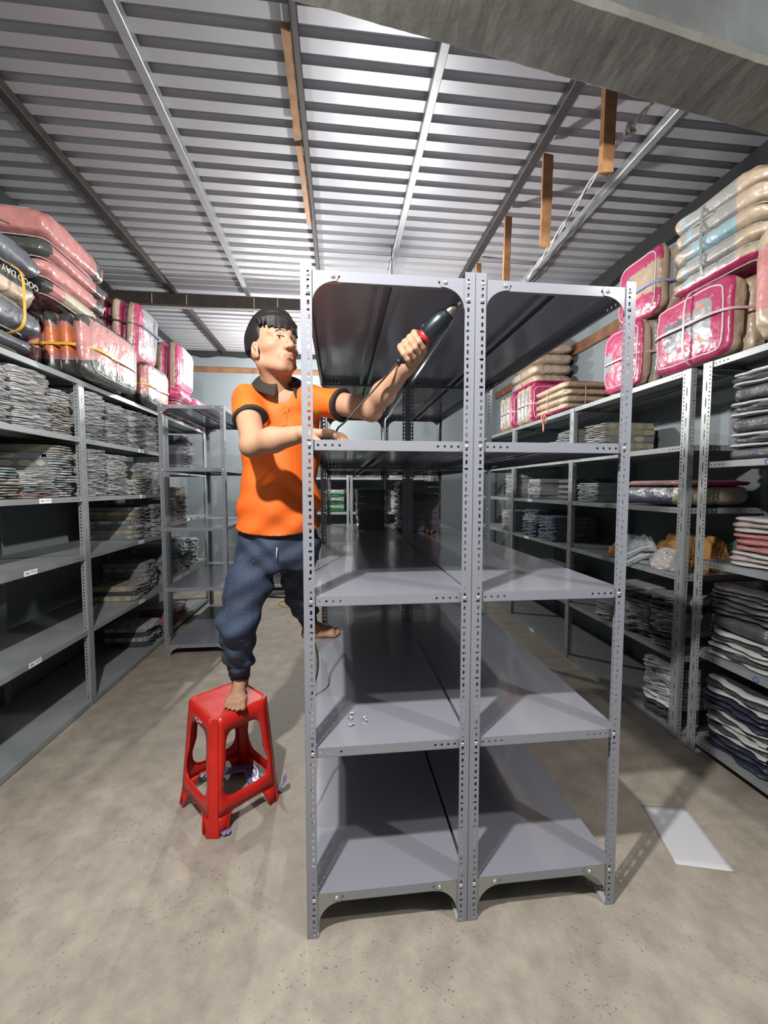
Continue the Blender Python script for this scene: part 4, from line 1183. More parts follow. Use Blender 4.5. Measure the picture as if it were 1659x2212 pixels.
stack('low at left edge, third shelf of left rack', 1, XL + .01, .80, 1.045, z, mix(['teal', 'cream', 'teal'], 3, .047, ('print', 'fold'), 8))
stack('short whitish stack, third shelf of left rack', 1, XL + .01, 1.05, 1.30, z, mix(['white', 'palepink', 'teal'], 4, .036, ('fold',), 9), .30)
stack('against post with grey sides, third shelf left', 1, XL - .02, 1.315, 1.492, z, mix(['grey', 'cream', 'grey', 'silver'], 7, .040, ('print',), 10), .44)
stack('right after post, third shelf of left rack', 1, XL, 1.56, 1.83, z, mix(['white', 'silver'], 8, .036, ('fold',), 11))
stack('shiny, second after post, third shelf left', 1, XL, 1.84, 2.10, z, mix(['silver', 'white'], 8, .036, ('fold',), 12))
stack('low shiny, third after post, third shelf left', 1, XL, 2.11, 2.34, z, mix(['silver', 'white'], 3, .037, ('fold',), 13))
stack('with cream print sides, far bay third shelf left', 1, XL - .03, 2.36, 2.56, z, mix(['grey', 'cream', 'silver'], 6, .042, ('print',), 14))
stack('at far end, third shelf of left rack', 1, XL, 2.57, 2.665, z, mix(['silver'], 7, .038, ('fold',), 15))
z = .96
stack('shaded, patterned sides, fourth shelf of left rack', 1, XL - .02, 2.26, 2.48, z, mix(['cream', 'grey', 'grey'], 7, .037, ('print',), 16), .42)
stack('at far end, fourth shelf of left rack', 1, XL, 2.49, 2.665, z, mix(['grey', 'silver'], 7, .036, ('fold',), 17))
z = .49
stack('in low pile, fifth shelf of left rack', 1, XL - .01, 2.16, 2.42, z, [('cream', .042, 'print'), ('dark', .030, 'slab'), ('cream', .040, 'print')], .34)
stack('at far end, fifth shelf of left rack', 1, XL - .05, 2.44, 2.665, z, mix(['grey', 'cream'], 6, .038, ('print', 'fold'), 18))
stack('on bottom shelf of left rack', 1, XL - .03, 2.38, 2.66, .035, mix(['grey', 'dark', 'silver'], 4, .040, ('fold', 'print'), 19))
# far left corner rack
z = 1.06
stack('short, far left corner rack, middle shelf', 1, XL, 2.86, 3.06, z, mix(['white', 'rose'], 5, .040, ('fold',), 20), .34)
stack('tall, far left corner rack, middle shelf', 1, XL - .02, 3.10, 3.36, z, mix(['rose', 'cream', 'rose'], 7, .046, ('print', 'fold'), 21), .40)
stack('far left corner rack, fourth shelf, near stack', 1, XL, 2.86, 3.08, .55, mix(['teal', 'blue'], 7, .040, ('fold',), 22))
stack('far left corner rack, fourth shelf, middle stack', 1, XL, 3.12, 3.36, .55, mix(['teal', 'white'], 7, .042, ('fold',), 23))
stack('far left corner rack, fourth shelf, last stack', 1, XL, 3.40, 3.62, .55, mix(['teal'], 6, .042, ('fold',), 24))
stack('far left corner rack, second shelf', 1, XL, 3.25, 3.55, 1.53, mix(['mauve', 'grey', 'mauve'], 8, .045, ('fold',), 25))
stack('far left corner rack, bottom shelf', 1, XL, 2.95, 3.25, .06, mix(['pink', 'rose'], 3, .045, ('fold',), 26))
# right wall racks
XR = 1.95
z = 1.605
stack('with cream prints, second shelf of right rack', -1, XR + .01, 1.55, 1.80, z, mix(['cream', 'grey', 'cream'], 5, .048, ('print',), 30), .40)
stack('left of cream prints, second shelf of right rack', -1, XR, 1.92, 2.18, z, mix(['silver', 'grey'], 5, .046, ('fold',), 31))
stack('grey, middle bay, second shelf of right rack', -1, XR, 2.20, 2.46, z, mix(['grey', 'silver'], 4, .042, ('fold',), 32))
stack('far, middle bay, second shelf of right rack', -1, XR, 2.50, 2.76, z, mix(['grey'], 4, .040, ('fold',), 33))
z = 1.27
stack('beside thin post, third shelf of right rack', -1, XR + .01, 1.60, 1.86, z, mix(['teal', 'teal'], 3, .045, ('fold',), 34), .36)
stack('tall whitish, middle bay, third shelf right rack', -1, XR, 2.46, 2.70, z, mix(['white', 'teal'], 5, .036, ('fold',), 35), .30)
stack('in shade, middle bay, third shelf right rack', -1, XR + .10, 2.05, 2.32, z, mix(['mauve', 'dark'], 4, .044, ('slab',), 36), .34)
z = .905
stack('far, middle bay, fourth shelf right rack', -1, XR, 2.52, 2.80, z, mix(['blue', 'blue', 'white'], 7, .036, ('fold',), 37))
stack('middle bay near thin post, fourth shelf right', -1, XR + .005, 2.18, 2.48, z, mix(['blue', 'blue'], 6, .036, ('fold', 'print'), 38), .42)
z = .46
stack('dark, middle bay, fifth shelf right rack', -1, XR + .02, 2.30, 2.75, z, mix(['dark', 'dark', 'grey'], 4, .050, ('slab',), 39), .40)
stack('thin, left of pair, fifth shelf right rack', -1, XR + .02, 1.42, 1.60, z, mix(['silver', 'grey'], 3, .036, ('fold',), 40), .34)
stack('near thin pile, fifth shelf of right rack', -1, XR, 1.08, 1.34, z, mix(['dark', 'grey', 'dark', 'silver'], 7, .043, ('fold',), 41), .40)
stack('touching paired posts, fifth shelf right rack', -1, XR, .84, 1.06, z, mix(['cream', 'grey', 'dark', 'cream'], 7, .042, ('fold', 'print'), 42), .44)
stack('against paired posts, bottom shelf right rack', -1, XR + .01, .86, 1.10, .03, mix(['silver', 'dark', 'white', 'grey'], 8, .038, ('fold', 'print'), 43), .42)
stack('far bay, third shelf of right rack', -1, XR, 3.02, 3.25, 1.27, mix(['white', 'teal'], 6, .038, ('fold',), 44))
stack('far bay, fourth shelf of right rack', -1, XR, 3.05, 3.34, .905, mix(['white', 'rose'], 5, .040, ('fold',), 45))
# rack at the right edge
stack('tall dark stack, second shelf at right edge', -1, XR + .005, .30, .60, 1.507, [('charcoal', .055, 'slab'), ('charcoal', .07, 'edge'), ('charcoal', .07, 'slab'), ('charcoal', .07, 'edge'), ('charcoal', .07, 'slab'), ('charcoal', .07, 'edge')], .38)
stack('cut by right edge, second shelf of near rack', -1, XR + .005, -.02, .27, 1.507, [('charcoal', .06, 'edge'), ('charcoal', .07, 'slab'), ('charcoal', .07, 'edge'), ('charcoal', .07, 'slab'), ('charcoal', .07, 'edge')], .38)
stack('on third shelf at right edge', -1, XR + .02, .22, .58, 1.01, [('palepink', .07, 'edge'), ('pink', .085, 'print'), ('palepink', .075, 'edge')], .38)
stack('pink-trimmed stack, fourth shelf at right edge', -1, XR + .01, .36, .66, .545, [('charcoal', .06, 'edge'), ('charcoal', .07, 'edge'), ('darkpink', .08, 'slab'), ('darkpink', .07, 'print'), ('darkpink', .07, 'print')], .38)
stack('cut by right edge, fourth shelf of near rack', -1, XR + .01, .03, .33, .545, [('charcoal', .06, 'edge'), ('darkpink', .07, 'print'), ('charcoal', .08, 'edge'), ('charcoal', .07, 'edge'), ('charcoal', .06, 'slab')], .38)
stack('orange-striped stack, bottom shelf at right edge', -1, XR, .34, .66, .085, [('navy', .08, 'print'), ('charcoal', .06, 'edge'), ('charcoal', .055, 'edge'), ('navy', .075, 'print'), ('charcoal', .075, 'edge')], .38)
stack('cut by right edge, bottom shelf of near rack', -1, XR, .02, .31, .085, [('charcoal', .07, 'edge'), ('charcoal', .07, 'edge'), ('navy', .075, 'print'), ('charcoal', .06, 'edge'), ('charcoal', .06, 'edge')], .38)
# inside the double rack, far bay
stack('on second shelf, left half of double rack', 1, .44, 1.55, 1.95, 1.515, mix(['silver', 'mauve'], 3, .050, ('slab', 'fold'), 50), .40)
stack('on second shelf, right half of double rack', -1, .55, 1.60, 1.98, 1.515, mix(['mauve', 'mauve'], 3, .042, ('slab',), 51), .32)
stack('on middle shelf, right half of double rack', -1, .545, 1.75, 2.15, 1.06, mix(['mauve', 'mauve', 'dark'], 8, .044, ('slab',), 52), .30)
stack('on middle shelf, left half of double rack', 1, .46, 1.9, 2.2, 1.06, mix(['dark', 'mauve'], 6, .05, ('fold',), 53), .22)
# back wall rack (folds face the viewer)
for k, (a, b, zz, ps, n, nm) in enumerate(((-.79, -.52, 1.51, ['silver', 'mauve'], 6, 'first'), (-.50, -.22, 1.51, ['grey', 'silver'], 5, 'second'), (.32, .58, 1.51, ['mauve', 'grey'], 6, 'third'), (.78, 1.1, 1.51, ['white', 'cream'], 6, 'fourth'))):
    stack(f'in {nm} stack, upper shelf of back wall rack', 1, 4.30, a, b, zz, mix(ps, n, .05, ('fold',), 60 + k), .36, rotz=-PI / 2)
for k, (a, b, zz, ps, n, nm) in enumerate(((-.79, -.50, 1.05, ['grey', 'white'], 6, 'first'), (-.10, .17, 1.05, ['white', 'green', 'silver'], 6, 'second'), (.32, .56, 1.05, ['green', 'white', 'green'], 6, 'third'), (.8, 1.10, 1.05, ['white', 'cream'], 6, 'fourth'))):
    stack(f'in {nm} stack, middle shelf of back wall rack', 1, 4.30, a, b, zz, mix(ps, n, .048, ('fold',), 70 + k), .36, rotz=-PI / 2)
for k, (a, b, zz, ps, n, nm) in enumerate(((-.79, -.50, .56, ['palepink', 'white'], 6, 'first'), (.32, .58, .56, ['white', 'silver'], 5, 'second'), (.8, 1.10, .56, ['silver', 'teal'], 6, 'third'))):
    stack(f'in {nm} stack, lower shelf of back wall rack', 1, 4.30, a, b, zz, mix(ps, n, .048, ('fold',), 80 + k), .36, rotz=-PI / 2)

# ---------------------------------------------------------------- quilt bundles on the rack tops
def pl(name, col, **k): return mat('quilt_' + name, col, rough=.42, coat=.35, coat_r=.2, var=.14, vscale=6, bump=.6, bscale=15, bdist=.02, **k)
Q = dict(pink=pl('pink', (.40, .165, .160)), green=pl('dark_green', (.045, .052, .046)), mag=pl('magenta', (.34, .026, .095)), white=pl('white', (.23, .235, .25)), grey=pl('grey', (.21, .225, .25)),
         slate=pl('slate', (.075, .085, .105)), beige=pl('beige', (.38, .30, .22)), tan=pl('tan', (.33, .25, .175)), sky=pl('sky', (.22, .34, .39)), clear=pl('clear_wrap', (.26, .255, .245)), orange=pl('orange', (.50, .15, .06)), cream=pl('cream', (.40, .37, .27)),
         navy=pl('navy', (.05, .055, .09)), piping=mat('piping_grey', (.27, .28, .27), rough=.4, coat=.4), pipw=mat('piping_white', (.45, .42, .42), rough=.4, coat=.4), leaf=mat('leaf_green', (.04, .075, .05), rough=.5))
def _sp(c, e): return math.copysign(abs(c) ** e, c)
def quilt(parent, name, ctr, dims, axis, mats, pat, seed=0, ep=.28, et=.55, pinch=None, piping=None, nphi=56, nth=24, wr=.020):
    """puffy slab: plan axes p (first) and q, thickness axis r; pinch: strap positions along p where it is squeezed"""
    mb = MB(); P_, Q_, R_ = dims; vs = []; nrm = []
    for i in range(nth + 1):
        th = -PI / 2 + PI * i / nth; ct, s_t = _sp(math.cos(th), et), _sp(math.sin(th), et)
        for j in range(nphi):
            ph = 2 * PI * j / nphi + .035; p, q, r = ct * _sp(math.cos(ph), ep), ct * _sp(math.sin(ph), ep), s_t
            vs.append([p, q, r])
    out = []
    for (p, q, r) in vs:
        k = 1 + wr * 3 * snoise(p * 2.2, q * 2.2, r * 1.2, seed) + wr * 1.5 * snoise(p * 7, q * 7, r * 3, seed + 5)
        sq = 1.0; ang = math.atan2(q, p)
        k += wr * 1.6 * (1 - abs(snoise(ang * 5, r * .6, 0, seed + 9)) * 2.2) * (1 - abs(r)) + wr * .5 * math.sin(r * 9 + seed)
        for (pp, am) in (pinch or ()):
            sq -= am * math.exp(-((p - pp) / .13) ** 2)
        out.append((p * P_ / 2 * k, q * Q_ / 2 * (1 + (sq - 1) * .35) * k, r * R_ / 2 * sq * k * (1 - .10 * (p * p + q * q) * .5)))
    per = {'z': lambda a: (a[1], a[0], a[2]), 'x': lambda a: (a[2], a[0], a[1]), 'y': lambda a: (a[0], a[2], a[1])}[axis]
    W = [per(a) for a in out]; mb.v.extend(W)
    for i in range(nth):
        for j in range(nphi):
            f = [i * nphi + j, i * nphi + (j + 1) % nphi, (i + 1) * nphi + (j + 1) % nphi, (i + 1) * nphi + j]
            c = [sum(vs[a][k] for a in f) / 4 for k in range(3)]
            mb.f.append(f if axis != 'z' else f[::-1]); mb.m.append(pat(*c)); mb.sm.append(True)
    o = mb.build(name, [Q[m] for m in mats], parent, ctr)
    if piping:
        for i in (piping if isinstance(piping, (list, tuple)) and piping and isinstance(piping[0], int) else (6, nth - 6)):
            pm = MB(); pm.tube([Vector(W[i * nphi + j]) * 1.004 for j in range(nphi)], .004, 6, closed=True); pm.build('piping', Q['pipw' if piping == 'w' else 'piping'], o)
    return o
def strap_round(parent, lo, hi, ax, pos, w_, m, name='strap', inset=(0, 0)):
    """flat band round a box lo..hi in the plane normal to axis ax at pos"""
    a, b = [i for i in range(3) if i != ax]; pts = []; nn = []; c = [(lo[i] + hi[i]) / 2 for i in range(3)]; h = [(hi[i] - lo[i]) / 2 for i in range(3)]
    for k in range(48):
        t = 2 * PI * k / 48; e = .42; u, v = _sp(math.cos(t), e), _sp(math.sin(t), e); p = [0, 0, 0]; p[ax] = pos; p[a] = c[a] + u * (h[a] + .008 - inset[0]); p[b] = max(.002 if b == 2 else -9, c[b] + v * (h[b] + .008 - inset[1])); pts.append(p)
        q = [0, 0, 0]; q[a] = math.cos(t) / h[a]; q[b] = math.sin(t) / h[b]; nn.append(q)
    mb = MB(); mb.strap(pts, nn, w_, .0025, 0, True); return mb.build(name, m, parent)
M_STY = mat('strap_yellow', (.62, .34, .03), rough=.35, coat=.4); M_STK = mat('strap_black', (.03, .032, .04), rough=.4); M_STB = mat('strap_blue', (.20, .25, .45), rough=.4); M_STW = mat('strap_pink', (.48, .34, .36), rough=.4); M_STG = mat('strap_grey', (.16, .18, .18), rough=.4)

# patterns: functions of normalised (p, q, r)
def pg(p, q, r): return 1 if abs(q) > .60 else 0                                   # pink with dark green ends across q
def pg_face(p, q, r): return 1 if (q < -.42 or (abs(r) < .9 and abs(q) > .75)) else 0
def zt(): return 2.039
def bundle(label, cat, loc, rotz=0, group='quilt bundles on the rack tops', rot=None):
    t = thing('quilt_bundle', label, cat, loc, rotz, group)
    if rot: t.rotation_euler = rot
    return t
# left: stack of pink and dark green quilts at the back
t = bundle('tall stack of pink and dark green quilts resting on the yellow-strapped bundle', 'quilt stack', (-1.68, 1.55, zt() + .395), rot=(0, .03, .04))
hgt = [.09, .10, .10, .16]; zc = 0
for i, h in enumerate(hgt):
    def pat(p, q, r, i=i):
        if abs(p) > .80: return 1 if abs(q) < .99 and p < 0 and (i % 2 == 0) else (1 if p > .93 else 0)
        if q > .55 and p < .55: return 2 if i == 0 and p > -.2 else 0
        return 1 if (q > .5 or p < -.66) else 0
    o = quilt(t, 'quilt', (0, 0, zc + h / 2), (.62, .44, h * 1.06), 'z', ['pink', 'green', 'cream'], pat, 10 + i, .22, .5, None, 'g'); zc += h
    if i == 3:   # printed twig and leaves on the near end
        for (dx, dz, an, ln) in ((-.06, .02, .9, .05), (-.10, .03, 2.2, .05), (-.03, -.035, -.6, .05), (-.09, -.04, -2.3, .045)):
            m_ = MB(); pts = []
            for k in range(12):
                a = 2 * PI * k / 12; u = ln / 2 * math.cos(a); v = .011 * math.sin(a); pts.append((dx + u * math.cos(an) - v * math.sin(an), -.3115, dz + u * math.sin(an) + v * math.cos(an)))
            m_.add(pts, [list(range(12))]); m_.build('leaf_print', Q['leaf'], o)
        m_ = MB(); m_.tube([(-.16, -.312, -.002), (-.06, -.312, -.004), (.05, -.312, -.045)], .0025, 5); m_.build('leaf_print', Q['leaf'], o)
# left: bundle with yellow strap
t = bundle('pink quilt bundle with dark green borders and yellow strap, overhanging left shelf', 'quilt bundle', (-1.535, 1.74, zt()))
def pt3(p, q, r):
    if abs(p) > .86: return 0 if abs(q) < .55 else 1
    return 1 if q < -.45 else (1 if q > .86 else 0)
for i in range(4):
    def pat(p, q, r, i=i):
        if p < -.82 and -.1 < q < .45 and i in (1, 2): return 2
        return pt3(p, q, r)
    quilt(t, 'quilt', (-.125 + i * .088, .0, .185), (.62, .37, .098), 'x', ['pink', 'green', 'orange'], pat, 20 + i, .30, .5, [(0.02, .22)], 'g')
strap_round(t, (-.178, -.312, 0), (.190, .312, .37), 2, .17, .014, M_STY)
strap_round(t, (-.165, -.31, .004), (.180, .31, .37), 1, .01, .006, mat('string_clear', (.45, .42, .40), rough=.3), 'string')
m_ = MB()
for k in range(7):
    a = -.9 + .3 * k; m_.tube([(.186, -.10 + .010 * math.sin(a), .215), (.189, -.10 + .030 * math.sin(a), .215 + .034 * math.cos(a))], .0045, 6)
m_.build('shell_print', mat('shell_grey', (.40, .40, .40)), t)
# left: slate bags at the picture edge
t = bundle('dark slate wrapped bedding bundle with lettering at left edge of picture', 'quilt bundle', (-1.66, .895, zt()))
zc = 0
for i, (h, m0) in enumerate(((.08, 'slate'), (.155, 'slate'), (.165, 'green'), (.13, 'slate'))):
    def pat(p, q, r, i=i):
        if i == 2 and q > .5 and r < .0: return 1
        if i == 1 and p > .86: return 2
        return 0
    quilt(t, 'quilt', (.02 * (i % 2), .02 * i - .02, zc + h / 2), (.54, .46, h * 1.08), 'z', [m0, 'beige', 'clear'], pat, 30 + i, .34, .6, None, 'g'); zc += h * .97
strap_round(t, (-.24, -.28, .075), (.265, .285, .40), 1, .10, .016, M_STY)
fc = bpy.data.curves.new('lettering', 'FONT'); fc.body = 'GOOD DAY'; fc.size = .042; fc.extrude = .0008; fc.align_x = 'CENTER'
tmp = bpy.data.objects.new('tmp_text', fc); C.objects.link(tmp); dg = bpy.context.evaluated_depsgraph_get(); me = bpy.data.meshes.new_from_object(tmp.evaluated_get(dg)); bpy.data.objects.remove(tmp)
me.materials.clear(); me.materials.append(mat('letter_white', (.45, .45, .45), rough=.4)); lt = link('lettering', me, t, (.2635, .10, .345))
lt.rotation_euler = Matrix(((0, 0, 1), (-1, 0, 0), (0, -1, 0))).to_euler()
# left: magenta and grey bag leaning
def pmg(p, q, r):
    if abs(r) < .42: return 3 if abs(q) > .0 else 2
    if p < -.55 or q < -.62: return 0
    return 1 if p + q * .4 < .15 else (4 if q > -.15 and p > .25 and p < .6 else 2)
t = bundle('magenta, white and grey quilt bag with black strap leaning on left rack top', 'quilt bundle', (-1.66, 2.55, zt() + .385), rot=(.10, .10, .12))
for i in range(3): quilt(t, 'quilt', (-.11 + i * .105, 0, .22), (.52, .44, .115), 'x', ['mag', 'white', 'grey', 'beige', 'navy'], pmg, 40 + i, .26, .5, None, 'g')
strap_round(t, (-.168, -.262, 0), (.168, .262, .44), 2, .27, .014, M_STK)
# its support: a pink bundle behind
t = bundle('pink and beige quilt bundle lying under the leaning magenta bag', 'quilt bundle', (-1.835, 2.46, zt()))
for i in range(3): quilt(t, 'quilt', (0, 0, .062 + i * .122), (.55, .225, .13), 'z', ['pink', 'green', 'beige'], (lambda p, q, r: 1 if q > .6 else (2 if p < -.8 else 0)), 45 + i, .26, .55)
# left: second bundle with yellow strap
t = bundle('small pale pink quilt bundle with yellow strap further along left rack', 'quilt bundle', (-1.535, 2.48, zt()))
for i in range(3):
    def pat(p, q, r, i=i): return 1 if (q < -.55 and p < 0) or q > .8 else (2 if (i == 2 and r > .2 and p > .1 and q < 0) else 0)
    quilt(t, 'quilt', (-.105 + i * .10, 0, .165), (.44, .33, .11), 'x', ['pink', 'green', 'orange'], pat, 50 + i, .32, .5, [(0, .25)], 'g')
strap_round(t, (-.162, -.222, 0), (.158, .222, .33), 2, .15, .013, M_STY)
# left: farther magenta bags
t = bundle('magenta and pale blue quilt bag standing farthest on the left rack top', 'quilt bundle', (-1.64, 3.32, zt() + .30), rot=(.06, .05, .05))
for i in range(3): quilt(t, 'quilt', (-.12 + i * .12, 0, .24), (.50, .46, .13), 'x', ['mag', 'white', 'sky', 'beige', 'grey'], pmg, 60 + i, .28, .5, None, 'g')
for k, (yy, lab) in enumerate(((2.98, 'magenta and white quilt bag low behind the second yellow strap'), (3.45, 'magenta and white quilt bag low above the narrow rack'), (3.90, 'magenta and white quilt bag at far end of left rack top'))):
    t = bundle(lab, 'quilt bundle', (-1.58, yy, zt()))
    for i in range(2): quilt(t, 'quilt', (0, 0, .07 + i * .135), (.40, .46, .145), 'z', ['mag', 'white', 'grey', 'beige', 'clear'], (lambda p, q, r: 0 if (abs(p) > .55 and q > .2) or abs(p) < .14 else (1 if p < 0 else 4)), 70 + i + 3 * k, .34, .6, [(0, .2)], 'g')

# right wall: bundles
ZT = 2.010
def pbeige(p, q, r): return 2 if abs(p) < .42 and q < -.6 and (int((p + 1) * 9) % 3 == 0) else (1 if abs(p) < .42 and q < -.5 else 0)
def mface(p, q, r):
    """magenta framed face on r<0 side (towards the aisle)"""
    if r > -.55: return 0
    if abs(p) < .55 and -.6 < q < .55: return 3 if p < .15 else 4
    return 2
t = bundle('magenta-fronted bundle with blue strap highest behind the right post', 'quilt bundle', (2.13, 1.26, ZT + .415))
for i in range(4): quilt(t, 'quilt', (.135 - i * .09, 0, .19), (.36, .38, .10), 'x', ['beige', 'clear', 'mag', 'tan', 'grey'], ((lambda p, q, r: 2 if r < -.4 and not (p < .45 and -.35 < q < .5) else (4 if r < -.4 and p > .25 else (3 if r < -.4 else 0))) if i == 3 else (lambda p, q, r: 1 if abs(q) < .6 and p < -.7 else 0)), 100 + i, .3, .5, None, 'w')
strap_round(t, (-.19, -.185, 0), (.19, .185, .38), 2, .16, .014, M_STB)
t = bundle('beige bundle with magenta front and pale strap at shelf level, right rack', 'quilt bundle', (2.13, 1.33, ZT))
for i in range(5): quilt(t, 'quilt', (.16 - i * .085, 0, .20), (.36, .40, .095), 'x', ['beige', 'clear', 'mag', 'white', 'grey'], ((lambda p, q, r: 2 if r < -.35 and not (p > .2 and abs(q) < .3) else (3 if r < -.35 else 0)) if i == 4 else (lambda p, q, r: 1 if abs(q) < .7 and abs(p) > .7 else 0)), 110 + i, .3, .5, [(0, .1)], 'w')
strap_round(t, (-.23, -.185, 0), (.21, .185, .40), 2, .19, .012, M_STW)
t = bundle('magenta bag with picture window and pale cross strap, front of right rack', 'quilt bundle', (2.06, .80, ZT))
for i in range(3):
    def pat(p, q, r, i=i):
        if i < 2: return 0
        if r > -.35: return 0
        if .0 < p < .62 and -.45 < q < .35: return 4 if q > -.1 else 3
        if -.62 < p < -.05 and -.62 < q < .62: return 5 if -.40 < p < -.30 and abs(q) < .5 else 3
        return 2
    quilt(t, 'quilt', (.12 - i * .115, 0, .185), (.46, .37, .125), 'x', ['beige', 'clear', 'mag', 'white', 'slate', 'orange'], pat, 120 + i, .26, .5, [(.02, .08)], 'w')
strap_round(t, (-.185, -.236, 0), (.19, .236, .375), 1, -.01, .012, M_STW); strap_round(t, (-.185, -.236, 0), (.19, .236, .375), 2, .20, .012, M_STW)
t = bundle('tall beige quilt stack with sky blue prints and grey strap, upper right', 'quilt stack', (2.16, .735, ZT + .405), rot=(0, -.03, .05))
for i in range(5): quilt(t, 'quilt', (0, 0, .042 + i * .082), (.46, .44, .092), 'z', ['beige', 'clear', 'sky', 'mag'], (lambda p, q, r, i=i: 3 if i == 0 and r < -.25 else ((2 if int((p + 1.2) * 7 + i * 2) % 3 == 0 else 1) if -.35 < p < .75 and q < -.55 else 0)), 130 + i, .24, .5, None, 'g')
strap_round(t, (-.226, -.236, 0), (.226, .236, .415), 1, .04, .014, M_STG)
t = bundle('beige and salmon wrapped quilt roll cut by the right edge of picture', 'quilt bundle', (2.10, .350, ZT + .012))
for i in range(2): quilt(t, 'quilt', (0, .065 - i * .13, .24), (.40, .48, .14), 'y', ['beige', 'pink'], (lambda p, q, r: 1 if -.5 < q < .55 and p < -.3 else 0), 140 + i, .34, .55, None, 'g')
t = bundle('small beige wrapped roll hanging over the flat tan case, right rack', 'quilt bundle', (2.22, 1.70, ZT + .40), rot=(0, .2, 0))
quilt(t, 'quilt', (0, 0, .11), (.17, .22, .13), 'x', ['beige', 'clear'], (lambda p, q, r: 1 if q > .2 else 0), 150, .5, .7)
t = bundle('flat tan zip case standing on edge on the right rack', 'bedding case', (2.32, 1.75, ZT))
quilt(t, 'case_body', (0, 0, .20), (.44, .40, .09), 'x', ['tan', 'beige'], (lambda p, q, r: 1 if abs(p) < .85 and abs(q) < .85 else 0), 151, .15, .4, None, 'g', wr=.002)
t = bundle('long beige quilt bundle with pink string and magenta top, right rack', 'quilt bundle', (2.14, 2.26, ZT))
for i in range(4): quilt(t, 'quilt', (0, 0, .032 + i * .060), (.52, .44, .068), 'z', ['beige', 'tan', 'mag'], (lambda p, q, r, i=i: 2 if (i == 3 and r > .35) or (i == 0 and r < -.3) else (1 if snoise(p * 4, q, r * 3 + i, 3) > .2 else 0)), 160 + i, .24, .5, [(0, .12)])
strap_round(t, (-.226, -.266, 0), (.226, .266, .245), 1, 0, .006, M_STW, 'string'); strap_round(t, (-.226, -.266, 0), (.226, .266, .245), 0, -.05, .006, M_STW, 'string')
t = bundle('beige quilt stack behind, rising above the long string-tied bundle', 'quilt stack', (2.20, 2.98, ZT + .385))
for i in range(4): quilt(t, 'quilt', (0, 0, .05 + i * .10), (.56, .40, .11), 'z', ['beige', 'grey', 'mag'], (lambda p, q, r, i=i: 2 if i == 0 and r < -.2 else (1 if p > .55 and q < -.3 else 0)), 170 + i, .24, .5, [(0, .1)])
strap_round(t, (-.205, -.286, 0), (.205, .286, .40), 1, 0, .008, M_STG, 'string')
for k, (yy, lab) in enumerate(((2.76, 'magenta-fronted beige bundle, nearer of the two far right ones'), (3.20, 'magenta-fronted beige bundle, farthest on the right rack'))):
    t = bundle(lab, 'quilt bundle', (2.10, yy, ZT))
    for i in range(4): quilt(t, 'quilt', (0, .13 - i * .085, .18), (.36, .36, .095), 'y', ['beige', 'clear', 'mag', 'white'], ((lambda p, q, r: 2 if r < -.3 and not (p > .1 and abs(q) < .4) else (3 if r < -.3 else 0)) if i == 3 else (lambda p, q, r: 1 if abs(q) < .7 and p < -.7 else 0)), 180 + i + 5 * k, .3, .5, None, 'w')
    strap_round(t, (-.185, -.175, 0), (.185, .175, .36), 2, .17, .010, M_STW)
mb = MB()
for k in range(3):
    a = 2.1 * k; mb.tube(smooth_path([(0, 0, .05), (-.02 * math.cos(a), -.02 * math.sin(a), .02), (-.025 * math.cos(a + 1), .0, -.02), (0, .004 * k, -.05), (.004 * k, .006 * k, -.11)], 18), .006, 6)
o = mb.build('string_loop', mat('string_orange', (.62, .20, .12), rough=.5), None, (1.915, 2.33, 1.985)); tag(o, 'orange plastic string loop hanging off the right rack top shelf', 'string')

# ---------------------------------------------------------------- soft things on the right rack shelves
t = thing('quilt_bag', 'flat bedding bag with pink top and navy and cream side, third shelf', 'bedding bag', (2.16, 1.10, 1.2725))
quilt(t, 'bag_body', (0, 0, .062), (.56, .38, .118), 'z', ['navy', 'cream', 'slate'], (lambda p, q, r: 1 if p < -.1 else 0), 200, .2, .35)
quilt(t, 'bag_top', (0, 0, .130), (.56, .40, .036), 'z', ['mag', 'pink'], (lambda p, q, r: 1 if q < 0 else 0), 201, .2, .6, None, 'g')
def heap(name, label, cat, loc, dims, m, seed, fold_=9., amp=.25, n=64):
    """crumpled cloth: a lump whose skin is thrown into ridges"""
    mb = MB(); vs = []; ni = 30
    for i in range(ni + 1):
        th = PI / 2 * i / ni
        for j in range(n):
            ph = 2 * PI * j / n; x, y, z = math.cos(th) * math.cos(ph), math.cos(th) * math.sin(ph), math.sin(th)
            s1 = snoise(x * 1.6, y * 1.6, z * 1.6, seed); rid = 1 - abs(snoise(x * fold_ * .35 + s1, y * fold_ * .35, z * fold_ * .35 - s1, seed + 2)) * 2
            rid2 = 1 - abs(snoise(x * fold_, y * fold_ + s1 * 2, z * fold_, seed + 4)) * 2
            k = 1 + amp * (s1 * .8 + rid * .55 + rid2 * .28)
            vs.append((x * dims[0] / 2 * k, y * dims[1] / 2 * k, max(0, z * dims[2] * k)))
    fs = [[i * n + j, i * n + (j + 1) % n, (i + 1) * n + (j + 1) % n, (i + 1) * n + j] for i in range(ni) for j in range(n)]
    fs.append(list(range(n))[::-1]); mb.add(vs, fs, 0, True); o = mb.build(name, m, None, loc); return tag(o, label, cat)
M_MUST = mat('cloth_mustard', (.34, .17, .045), rough=.8, var=.1); M_PALE = mat('cloth_pale_blue', (.30, .345, .36), rough=.75, col2=(.20, .225, .245), vscale=14); M_OFFW = mat('cloth_offwhite', (.37, .34, .33), rough=.75, coat=.4, coat_r=.15, bump=.4, bscale=20, bdist=.01)
heap('cloth_bag', 'mustard yellow cloth bag crumpled at the back of the fourth right shelf', 'cloth bag', (2.27, 1.10, .9065), (.24, .46, .20), M_MUST, 3, 5, .18)
